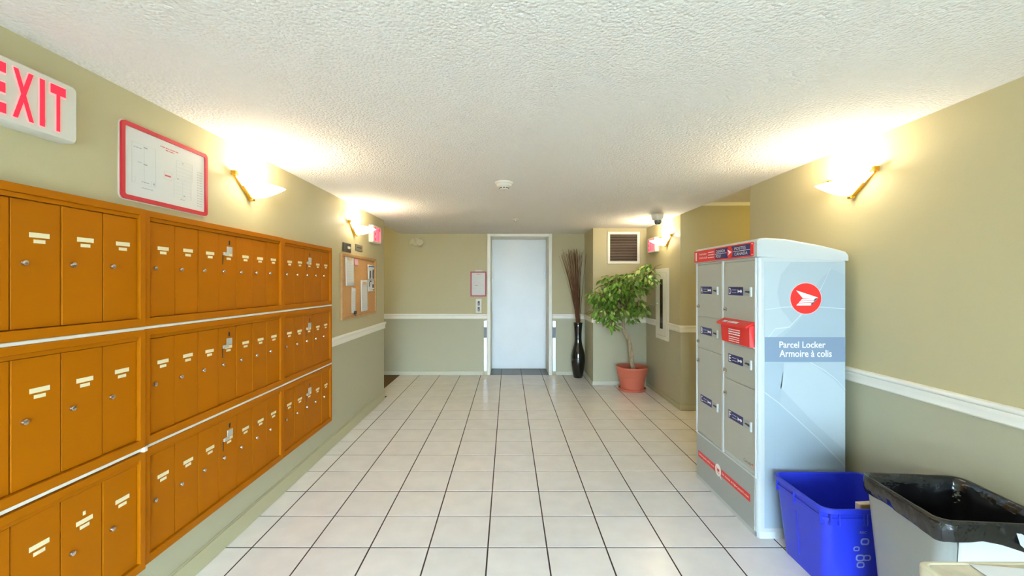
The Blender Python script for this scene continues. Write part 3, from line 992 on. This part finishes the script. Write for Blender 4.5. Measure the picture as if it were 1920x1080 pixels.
for c, r_, w_ in lobes:
    for k in range(int(1250 * w_ / tot)):
        while True:
            d_ = Vector((rf.uniform(-1, 1), rf.uniform(-1, 1), rf.uniform(-1, 1)))
            if .25 < d_.length <= 1: break
        p = Vector((c[0] + d_.x * r_[0], c[1] + d_.y * r_[1], c[2] + d_.z * r_[2]))
        if p.x > .20 or p.y > .20: continue
        yaw = math.atan2(d_.y, d_.x) + rf.uniform(-1.1, 1.1)
        pitch = rf.uniform(.05, 1.25)
        s = rf.uniform(.72, 1.25)
        mx = Matrix.Translation(p) @ Matrix.Rotation(yaw, 4, 'Z') @ Matrix.Rotation(pitch, 4, 'Y') @ Matrix.Rotation(rf.uniform(-.7, .7), 4, 'X') @ Matrix.Scale(s, 4)
        tip = mx @ Vector((.08, 0, 0))
        if tip.x > .26 or tip.y > .255: continue
        placed.append((p.y * 1.0 - s * .12 + (abs(d_.length - 1)) * .1, mx))
placed.sort(key=lambda q: q[0])
for k, (_, mx) in enumerate(placed[:300]):
    o = link('leaf', leaf_meshes[1 if rf.random() < .22 else 0], t)
    o.matrix_local = mx
rest = MB()
for _, mx in placed[300:]:
    rest.add(lv, lf_, mx)
me = bpy.data.meshes.new('foliage')
me.from_pydata(rest.v, [], rest.f)
me.shade_smooth()
me.materials.append(M['leaf_b'])
tag(link('foliage', me, t), kind='stuff')

# ------------------------------------------------------------------ parcel locker
LX0, LX1, LY0, LY1 = 1.417, 1.926, 2.480, 3.302
LWid, LDep = LY1 - LY0, LX1 - LX0
t = thing('parcel_locker', 'tall pale grey parcel locker with lettered doors against the right wall', 'parcel locker', (LX0, LY0, 0))
FR = Matrix.Translation((0, LWid, 0)) @ Matrix.Rotation(-PI / 2, 4, 'Z')     # local front view: x = u from the far end, -y = out
# body: rounded plan, flat bottom
plan = rrect(LDep, LWid, .024, 5, LDep / 2, LWid / 2)
n = len(plan)
mb = MB()
vs_ = [(a, b, .0) for a, b in plan] + [(a, b, 1.60) for a, b in plan]
mb.add(vs_, [tuple(range(n)), tuple(range(2 * n - 1, n - 1, -1))] + [(i, (i + 1) % n, (i + 1) % n + n, i + n) for i in range(n)])
body = mb.build('body', 'lk_body', t, 45)
# sloping cap
bm = bmesh.new()
prof = [(-.006, 1.604), (-.006, 1.690), (.012, 1.708), (.045, 1.711), (.16, 1.704), (.36, 1.668), (.50, 1.634), (LDep + .004, 1.618), (LDep + .004, 1.580)]
a = [bm.verts.new((x, -.004, z)) for x, z in prof]
b = [bm.verts.new((x, LWid + .004, z)) for x, z in prof]
bm.faces.new(a); bm.faces.new(b[::-1])
for i in range(len(prof)):
    j = (i + 1) % len(prof)
    bm.faces.new((a[i], b[i], b[j], a[j]))
bmesh.ops.recalc_face_normals(bm, faces=bm.faces[:])
eds = [e for e in bm.edges if abs(e.verts[0].co.y - e.verts[1].co.y) < 1e-5 and min(e.verts[0].co.z, e.verts[1].co.z) > 1.612]
bmesh.ops.bevel(bm, geom=eds, offset=.010, segments=3, affect='EDGES', clamp_overlap=True, profile=.5)
MB().addbm(bm).build('cap', 'lk_body', t, 35)
# header sign
sg = MB(FR).prism(rrect(.79, .083, .004, 3, .400, 1.6495), -.010, -.004).build('header_sign', 'cp_red', t)
pn = MB(FR).box(.335, .765, -.0108, -.009, 1.616, 1.684).build('logo_panel', 'navy', sg)
tx = MB(FR)
put_text(tx, '1', .028, 1.618, -.0112, .020, .062, .0)
tx.build('number', 'white_print', sg)
tx = MB(FR)
put_text(tx, 'Parcel Locker', .09, 1.657, -.0112, .118, .014)
put_text(tx, 'Armoire à colis', .09, 1.630, -.0112, .130, .016)
tag(tx.build('left_lettering', 'white_print', sg), kind='stuff')
tx = MB(FR)
for k in range(3):
    scribble(tx, .232, .318, 1.666 - k * .018, .0055, -.0112, rng, .2)
tag(tx.build('small_lettering', 'white_print', sg), kind='stuff')
tx = MB(FR)
put_text(tx, 'CANADA', .347, 1.657, -.0114, .125, .018, .0)
put_text(tx, 'POST', .347, 1.624, -.0114, .072, .018, .0)
put_text(tx, 'POSTES', .590, 1.657, -.0114, .128, .018, .0)
put_text(tx, 'CANADA', .590, 1.624, -.0114, .148, .018, .0)
tag(tx.build('name_lettering', 'white_print', sg), kind='stuff')
MB(FR).box(.335, .49, -.0114, -.0106, 1.6485, 1.6515).box(.575, .765, -.0114, -.0106, 1.6485, 1.6515).build('divider_line', 'white_print', sg)
for z in (1.618, 1.681):
    MB(FR).cyl((.785, z), .004, -.0114, -.010, 8).build('screw', 'white_print', sg)
MB(FR).cyl((.532, 1.650), .036, -.0116, -.009, 28).build('emblem_disc', 'cp_red', sg)
MB(FR).prism([(.505, 1.668), (.558, 1.650), (.51, 1.632), (.522, 1.646)], -.0122, -.011).build('emblem_wing', 'white_print', sg)
# mullions and edge bars
for u0, u1 in ((.030, .049), (.421, .448), (.808, .818)):
    MB(FR).bbox(u0, u1, -.010, 0, .345, 1.600, .003, 1).build('mullion', 'lk_edge', t)
MB(FR).bbox(.049, .808, -.006, 0, 1.588, 1.602, .002, 1).build('top_rail', 'lk_door', t)
def lk_door(u0, u1, z0, z1, letter, zs, zl):
    dd = MB(FR).bbox(u0 + .002, u1 - .002, -.007, 0, z0 + .002, z1 - .002, .002, 1).build('door', 'lk_door', t)
    MB(FR).lathe([(.013, 0), (.013, .010), (.009, .014), (.003, .015)], 16, Matrix.Translation((u0 + .025, -.007, zl)) @ Matrix.Rotation(PI / 2, 4, 'X')).build('lock', 'chrome', dd, 40)
    if letter:
        s0 = u0 + (.052 if u0 < .2 else .056)
        MB(FR).box(s0, s0 + .175, -.0076, -.006, zs - .026, zs + .026).build('letter_label', 'navy', dd)
        lt = MB(FR)
        put_text(lt, letter, s0 + .008, zs - .020, -.0082, .028, .040, .015)
        for k in range(2):
            scribble(lt, s0 + .050, s0 + .100, zs + .006 - k * .017, .0028, -.0082, rng, .3)
        lt.prism([(s0 + .115, zs - .012), (s0 + .127, zs - .004), (s0 + .145, zs - .004), (s0 + .152, zs - .011), (s0 + .165, zs), (s0 + .152, zs + .011), (s0 + .145, zs + .004), (s0 + .127, zs + .004), (s0 + .115, zs + .012)], -.0083, -.0077)
        lt.build('label_print', 'white_print', dd)
        MB(FR).box(s0 + .180, s0 + .275, -.0078, -.0065, zs - .026, zs + .018).build('handle_recess', 'lk_kick', dd)
        MB(FR).prism([(s0 + .19, zs - .004), (s0 + .255, zs - .012), (s0 + .255, zs + .004), (s0 + .205, zs + .004)], -.0082, -.0075).build('handle_gap_shade', 'ink_dark', dd)  # flat dark patch, painted shadow beside the handle
        MB(FR).bbox(s0 + .258, s0 + .275, -.016, -.006, zs - .030, zs + .027, .003, 1).build('handle', 'lk_edge', dd)
c1, c2 = (.052, .418), (.451, .807)
lk_door(*c1, 1.214, 1.586, 'A', 1.404, 1.284)
lk_door(*c1, .981, 1.214, 'B', 1.112, 1.028)
lk_door(*c1, .360, .981, 'C', .617, .886)
lk_door(*c2, 1.215, 1.586, 'D', 1.404, 1.285)
lk_door(*c2, .841, 1.075, 'E', .979, .890)
lk_door(*c2, .371, .841, 'F', .621, .746)
tx = MB(FR)
put_text(tx, 'Canadä', .690, .392, -.0078, .080, .018, .0)
tx.build('wordmark', 'ink_dark', t)
MB(FR).box(.773, .783, -.0080, -.0070, .400, .408).box(.786, .790, -.0080, -.0070, .400, .408).build('flag_mark', 'cp_red', t)
# red mail slot box
bx = MB(FR)
bx.add([(.455, -.005, 1.078), (.803, -.005, 1.078), (.803, -.005, 1.215), (.455, -.005, 1.215), (.470, -.030, 1.084), (.795, -.030, 1.084), (.800, -.036, 1.200), (.466, -.036, 1.200)],
       [(0, 1, 2, 3), (4, 5, 6, 7), (0, 4, 5, 1), (1, 5, 6, 2), (2, 6, 7, 3), (3, 7, 4, 0)])
rb = bx.build('return_box', 'bin_red', t)
MB(FR).prism([(.448, 1.077), (.808, 1.077), (.808, 1.084), (.448, 1.084)], -.012, -.002).build('ledge', 'lk_edge', t)
lid = MB(FR)
lid.add([(.449, -.004, 1.232), (.809, -.004, 1.232), (.806, -.060, 1.205), (.452, -.060, 1.205), (.449, -.004, 1.218), (.809, -.004, 1.218), (.806, -.058, 1.190), (.452, -.058, 1.190)],
        [(0, 1, 2, 3), (7, 6, 5, 4), (3, 2, 6, 7), (0, 3, 7, 4), (1, 5, 6, 2), (0, 4, 5, 1)])
ld_ = lid.build('lid', 'bin_red', rb)
md = ld_.modifiers.new('bevel', 'BEVEL'); md.width, md.segments = .005, 2
tx = MB(FR)
for k in range(3):
    scribble(tx, .565, .700, 1.165 - k * .014, .006, -.0362, rng, .15)
    scribble(tx, .565, .690, 1.120 - k * .013, .005, -.0345, rng, .15)
tx.build('label_print', 'white_print', rb)
tx = MB(FR)
vs_, fs = [], []
for a_, b_ in ((.515, .560), (.575, .600), (.606, .690)):
    o_ = len(vs_)
    vs_ += [(a_, -.052, 1.2105), (b_, -.052, 1.2105), (b_, -.034, 1.2192), (a_, -.034, 1.2192)]
    fs.append((o_, o_ + 1, o_ + 2, o_ + 3))
tx.add(vs_, fs).build('lid_print', 'white_print', rb)
# kick panel with red strip
kp = MB(FR).bbox(.030, .800, -.006, 0, .030, .338, .002, 1).build('kick_panel', 'lk_kick', t)
MB(FR).bbox(.030, .818, -.009, 0, .338, .350, .002, 1).build('sill', 'lk_edge', t)
MB(FR).box(.800, .815, -.004, 0, .012, .034).build('foot_plate', 'steel', t)
MB(FR).box(.064, .330, -.0068, -.0055, .172, .217).box(.410, .758, -.0068, -.0055, .175, .220).build('red_strip', 'cp_red', kp)
tx = MB(FR)
put_text(tx, 'Delivering the online world', .078, .187, -.0074, .238, .017, .012)
put_text(tx, "Du monde en ligne jusqu'à vous", .424, .188, -.0074, .318, .018, .012)
tx.cyl((.368, .197), .040, -.0070, -.0055, 28)
tx.prism([(.395, .165), (.415, .150), (.405, .172)], -.0070, -.0055)
tx.build('strip_lettering', 'white_print', kp)
MB(FR).prism([(.345, .212), (.352, .212), (.357, .190), (.385, .190), (.388, .207), (.354, .205)], -.0076, -.0069).cyl((.360, .181), .004, -.0076, -.0069, 8).cyl((.381, .181), .004, -.0076, -.0069, 8).build('cart_mark', 'cp_red', kp)
# side print (near end, facing -y): flat decals on the end panel
X0, X1 = .040, LDep - .012
pw = .0012
sp = MB().box(X0, X1, -pw, 0, .060, 1.575).build('side_print', 'lk_print', t)
def decal(name, poly, lvl, material):
    MB().prism(poly, -pw - .0004 * lvl, -pw + .0002).build(name, material, sp)
def arc(cx, cz, r, a0, a1, k=18):
    return [(cx + r * math.cos(R(a0 + (a1 - a0) * i / k)), cz + r * math.sin(R(a0 + (a1 - a0) * i / k))) for i in range(k + 1)]
def clip(poly):
    return [(max(X0, min(X1, x)), max(.061, min(1.574, z))) for x, z in poly]
decal('print_shape', clip([(X0, 1.574), (.19, 1.574), (.13, 1.50), (.11, 1.40), (.13, 1.31), (.20, 1.22), (X0, 1.10)]), 1, 'lk_print_l')
decal('print_shape', clip([(X1, 1.30), (.36, 1.315), (.30, 1.40), (.38, 1.50), (.42, 1.535), (X1, 1.50)]), 1, 'lk_print_m')
decal('print_shape', clip([(X1, 1.30), (.30, 1.32), (.20, 1.20), (.14, 1.147), (X1, 1.147)]), 1, 'lk_print_m')
decal('print_shape', clip([(X0, 1.0), (.15, 1.0), (.13, .80), (.12, .55), (.14, .061), (X0, .061)]), 1, 'lk_print_m')
decal('print_shape', clip([(.15, 1.0), (.30, 1.0), (.44, .90), (X1, .83), (X1, .50), (.30, .68), (.13, .86)]), 1, 'lk_print_l')
decal('print_shape', clip([(.10, .78), (.20, .70), (.35, .56), (X1, .40), (X1, .061), (.10, .061)]), 2, 'lk_print_m')
def ribbon(pts, w_, lvl):
    up = [(x, z + w_) for x, z in pts]
    dn = [(x, z) for x, z in reversed(pts)]
    decal('print_line', clip(up + dn), lvl, 'lk_line')
ribbon([(X0, 1.12), (.10, 1.19), (.18, 1.20), (.30, 1.33), (.36, 1.42), (.43, 1.574)], .007, 3)
ribbon([(X0, .83), (.12, .77), (.22, .68), (.35, .56), (X1, .41)], .005, 3)
ribbon([(.30, 1.0), (.38, .955), (.45, .90), (X1, .845)], .005, 3)
ribbon([(X0, 1.30), (.15, 1.315), (.30, 1.32), (X1, 1.305)], .004, 3)
decal('name_band', [(X0, 1.006), (X1, 1.006), (X1, 1.147), (X0, 1.147)], 4, 'lk_band')
tx = MB()
put_text(tx, 'Parcel Locker', .122, 1.086, -.0036, .262, .036, .012)
put_text(tx, 'Armoire à colis', .122, 1.034, -.0036, .297, .040, .012)
tx.build('side_lettering', 'white_print', sp)
ec = (.272, 1.366)
MB().cyl(ec, .090, -.0032, 0, 48).build('emblem_edge', mat('emblem_pale_edge', (240, 190, 184), .4), sp)
MB().cyl(ec, .087, -.0038, 0, 48).build('emblem_disc', 'cp_red', sp)
k_ = .087 / 141.0
def ep(px, pz):
    return (ec[0] + (px - 440) * k_, ec[1] - (pz - 397) * k_)
w_ = MB()
w_.prism([ep(350, 322), ep(553, 388), ep(530, 394), ep(412, 395)], -.0044, -.003)
w_.prism([ep(412, 395), ep(530, 393), ep(553, 388), ep(520, 420), ep(505, 413), ep(390, 416), ep(405, 402), ep(525, 400)], -.0044, -.003)
w_.prism([ep(386, 421), ep(512, 417), ep(498, 432), ep(374, 436)], -.0044, -.003)
w_.prism([ep(370, 441), ep(496, 437), ep(520, 420), ep(530, 412), ep(490, 460), ep(352, 460)], -.0044, -.003)
w_.prism([ep(553, 388), ep(490, 460), ep(488, 440), ep(522, 398)], -.0044, -.003)
w_.build('emblem_wing', 'white_print', sp)
MB().box(.012, .10, -.0014, 0, .004, .040).build('foot_strip', 'lk_edge', t)

# ------------------------------------------------------------------ recycling bin
def tub(bw, bd, tw, td, h, r, th, z0=0.0, levels=6, seg=6):
    """hollow tapered tub: list of (w,d,z) loops out then in"""
    mb = MB()
    loops = []
    for i in range(levels + 1):
        q = i / levels
        loops.append((bw + (tw - bw) * q, bd + (td - bd) * q, z0 + h * q, r))
    for i in range(levels, -1, -1):
        q = i / levels
        loops.append((bw + (tw - bw) * q - 2 * th, bd + (td - bd) * q - 2 * th, max(z0 + th, z0 + h * q), max(r - th, .005)))
    vs_, fs = [], []
    for (w_, d_, z, rr_) in loops:
        lp = rrect(w_, d_, rr_, seg)
        vs_ += [(a_, b_, z) for a_, b_ in lp]
    n = (seg + 1) * 4
    for i in range(len(loops) - 1):
        for k in range(n):
            j = (k + 1) % n
            fs.append((i * n + k, i * n + j, (i + 1) * n + j, (i + 1) * n + k))
    fs.append(tuple(range(n - 1, -1, -1)))
    o_ = (len(loops) - 1) * n
    fs.append(tuple(range(o_, o_ + n)))
    return mb.add(vs_, fs)
def hring(mb, w0, d0, w1, d1, z0, z1, r, seg=6):
    """vertical band around a tub: outer loop w0 x d0, inner w1 x d1"""
    a_ = rrect(w0, d0, r, seg); b_ = rrect(w1, d1, r, seg)
    n = len(a_)
    vs_ = [(x, y, z0) for x, y in a_] + [(x, y, z1) for x, y in a_] + [(x, y, z1) for x, y in b_] + [(x, y, z0) for x, y in b_]
    fs = []
    for i in range(n):
        j = (i + 1) % n
        for s in range(4):
            s2 = (s + 1) % 4
            fs.append((s * n + i, s * n + j, s2 * n + j, s2 * n + i))
    return mb.add(vs_, fs)
BX, BY = 1.712, 2.225
t = thing('recycling_bin', 'blue plastic recycling bin in front of the parcel locker', 'recycling bin', (BX, BY, 0))
bh = .40
tub(.42, .33, .485, .395, bh, .045, .006).build('body', 'blue_bin', t, 40)
rm = MB(); hring(rm, .500, .410, .480, .390, bh - .020, bh + .004, .05)
o = rm.build('rim', 'blue_bin', t, 40)
md = o.modifiers.new('bevel', 'BEVEL'); md.width, md.segments = .003, 2
rb_ = MB()
hring(rb_, .488, .398, .470, .380, bh - .055, bh - .040, .047)
rb_.build('under_rim_band', 'blue_bin', t, 40)
for x in (-.215, -.175, -.06, -.045, .06, .175):
    MB().bbox(x - .004, x + .004, -.204, -.185, bh - .075, bh - .018, .002, 1).build('rib', 'blue_bin', t)
for y in (-.17, .02, .16):
    MB().bbox(-.248, -.222, y - .005, y + .005, bh - .075, bh - .018, .002, 1).build('rib', 'blue_bin', t)
tilt = Matrix.Rotation(math.atan2(.0325, bh), 4, 'Y')
MB().prism([(-.2185, .06), (-.2355, .28), (-.229, .285), (-.2125, .06)], .015, .027).build('side_rib', 'blue_bin', t)
tl = Matrix.Translation((0, -.1655, 0)) @ Matrix.Rotation(math.atan2(.0325, bh), 4, 'X')
tx = MB(tl)
put_text(tx, 'REC', -.072, .285, -.0010, .032, .012, .01)
for cx, cz, rr_ in ((-.045, .245, .020), (-.082, .210, .014), (-.062, .165, .020), (-.030, .165, .018), (-.058, .130, .018)):
    frame_ring(tx, rrect(rr_ * 2, rr_ * 1.6, rr_ * .6, 4, cx, cz), rrect(rr_ * 1.4, rr_ * 1.0, rr_ * .4, 4, cx, cz), -.0012, .001)
tag(tx.build('printed_symbols', 'blue_print', t), kind='stuff')
t = thing('food_carton', 'printed cardboard food carton lying inside the blue bin', 'carton', (1.745, 2.084, .238), R(6))
MB().bbox(-.085, .085, -.014, .014, 0, .170, .002, 1).build('carton', 'food_box', t)
MB().box(-.078, -.02, -.0150, -.013, .132, .165).build('printed_panel', mat('carton_gold', (212, 166, 70), .6), t)
MB().prism([(-.005, .12), (.05, .118), (.075, .145), (.03, .168), (-.005, .155)], -.0150, -.013).build('printed_picture', mat('carton_red', (186, 74, 52), .6, noise=.3, nscale=60), t)

# ------------------------------------------------------------------ grey waste bin with liner
t = thing('waste_bin', 'square grey plastic waste bin beside the blue bin', 'waste bin', (1.749, 1.727, 0), R(-5.4))
ch = .60
tub(.315, .312, .390, .388, ch, .040, .005).build('body', 'can', t, 40)
rm = MB(); hring(rm, .400, .398, .384, .382, ch - .03, ch + .004, .044)
rm.build('rim', 'can', t, 40)
MB().box(-.150, -.135, -.1895, -.180, .440, .446).build('mould_mark', 'ink_dark', t)
o = thing('bin_liner', 'shiny black plastic liner folded over the grey waste bin', 'bin liner', (1.749, 1.727, 0), R(-5.4))
rl = random.Random(21)
seg = 10
def liner_loop(w_, d_, r_, z, wob, ph, wz=0.0):
    lp = rrect(w_, d_, r_, seg)
    n = len(lp)
    # densify straight runs so that folds show
    dense = []
    for i in range(n):
        a_, b_ = Vector(lp[i]), Vector(lp[(i + 1) % n])
        k = max(1, int((b_ - a_).length / .016)) if i % (seg + 1) == seg else 1
        if i % (seg + 1) == seg: k = 20
        for j in range(k):
            dense.append(a_.lerp(b_, j / k))
    m_ = len(dense)
    out_ = []
    for i, p in enumerate(dense):
        a_ = 2 * PI * i / m_
        s = wob * (math.sin(7 * a_ + ph) * .4 + math.sin(17 * a_ + ph * 2.1) * .35 + math.sin(31 * a_ + ph * 3.3) * .25)
        q = p.normalized() * s
        dz = wz * (math.sin(3 * a_ + 1.2) * .55 + math.sin(5 * a_ + .4) * .3 + math.sin(11 * a_) * .15)
        if wz and p.y < -.19:
            dz -= wz * 4.2 * max(0.0, p.x + .06) / .2
        out_.append((p.x + q.x, p.y + q.y, z + dz))
    return out_
lps = [(.402, .400, .046, ch - .062, .004, .3, .010), (.410, .408, .048, ch - .048, .004, .6, .006), (.412, .410, .048, ch - .025, .003, .9, .002), (.412, .410, .048, ch - .004, .0015, 1.2, 0),
       (.406, .404, .047, ch + .010, .001, 1.5, 0), (.384, .382, .042, ch + .010, .001, 1.5, 0), (.364, .362, .040, ch - .008, .002, 1.2, 0),
       (.350, .348, .040, ch - .06, .006, .8, 0), (.330, .328, .045, ch - .14, .012, .4, 0), (.308, .306, .05, ch - .24, .016, .1, 0), (.27, .27, .06, ch - .36, .018, -.3, 0), (.21, .21, .07, ch - .44, .014, -.5, 0), (.08, .08, .035, ch - .46, .004, -.7, 0)]
vs_, fs = [], []
for L_ in lps:
    lp = liner_loop(*L_[:3], *L_[3:])
    n = len(lp)
    vs_ += lp
for i in range(len(lps) - 1):
    for k in range(n):
        j = (k + 1) % n
        fs.append((i * n + k, i * n + j, (i + 1) * n + j, (i + 1) * n + k))
fs.append(tuple(range((len(lps) - 1) * n, len(lps) * n)))
mb = MB().add(vs_, fs)
mb.build('film', 'liner', o, 80)
t = thing('taped_note', 'white paper note taped to the grey waste bin below the liner', 'paper', (1.749, 1.727, 0), R(-5.4))
vs_, fs = [], []
for i in range(11):
    for j in range(7):
        x = -.135 + .27 * i / 10
        z = .455 + .135 * j / 6
        lift = .004 + .012 * max(0, (i - 6) / 4) * (1 - j / 6) + .003 * math.sin(i * .9)
        vs_.append((x, -.160 - (z / ch) * .035 - lift, z))
for i in range(10):
    for j in range(6):
        a_ = i * 7 + j
        fs.append((a_, a_ + 1, a_ + 8, a_ + 7))
pg = MB().add(vs_, fs).build('page', 'paper_cool', t, 70)
md = pg.modifiers.new('thickness', 'SOLIDIFY'); md.thickness = .0008
fl2 = MB().add([(.04, -.203, .585), (.09, -.206, .580), (.092, -.214, .545), (.066, -.226, .520), (.045, -.212, .545)], [(0, 1, 2, 3, 4)]).build('curled_corner', 'paper_cool', t)
md = fl2.modifiers.new('thickness', 'SOLIDIFY'); md.thickness = .0008

# ------------------------------------------------------------------ side table at the lower right
t = thing('side_table', 'stone-patterned laminate table beside the grey waste bin', 'table', (1.50, .87, 0))
tw, td, tz = .86, .555, .72
MB().prism([(-tw / 2 + .012, tz - .03), (tw / 2 - .012, tz - .03), (tw / 2 - .012, tz), (-tw / 2 + .012, tz)], -td / 2 + .012, td / 2 - .012).build('top', 'laminate', t)
eb = MB(); hring(eb, tw, td, tw - .03, td - .03, tz - .034, tz + .0015, .02)
o = eb.build('edge_band', 'lam_edge', t, 40)
md = o.modifiers.new('bevel', 'BEVEL'); md.width, md.segments = .006, 3
MB().box(-.38, .38, -.24, -.225, tz - .10, tz - .03).box(-.38, .38, .225, .24, tz - .10, tz - .03).box(-.38, -.365, -.225, .225, tz - .10, tz - .03).box(.365, .38, -.225, .225, tz - .10, tz - .03).build('apron', 'mdf', t)
for sx in (-1, 1):
    for sy in (-1, 1):
        MB().bbox(sx * .37 - .022, sx * .37 + .022, sy * .225 - .022, sy * .225 + .022, 0, tz - .03, .003, 1).build('leg', 'mdf', t)
t = thing('paper_sheet', 'white sheet of paper lying on the laminate table', 'paper', (1.32, 1.005, .7222), R(-8))
MB().box(-.14, .14, -.107, .107, 0, .0012).build('page', 'paper_cool', t)
pr = MB()
for k in range(7):
    x = -.11
    while x < .10:
        l_ = rng.uniform(.01, .035)
        pr.add([(x, .06 - k * .02, .0016), (x + l_, .06 - k * .02, .0016), (x + l_, .064 - k * .02, .0016), (x, .064 - k * .02, .0016)], [(0, 1, 2, 3)])
        x += l_ + .006
pr.build('print', 'ink_light', t)
bpy.context.view_layer.update()
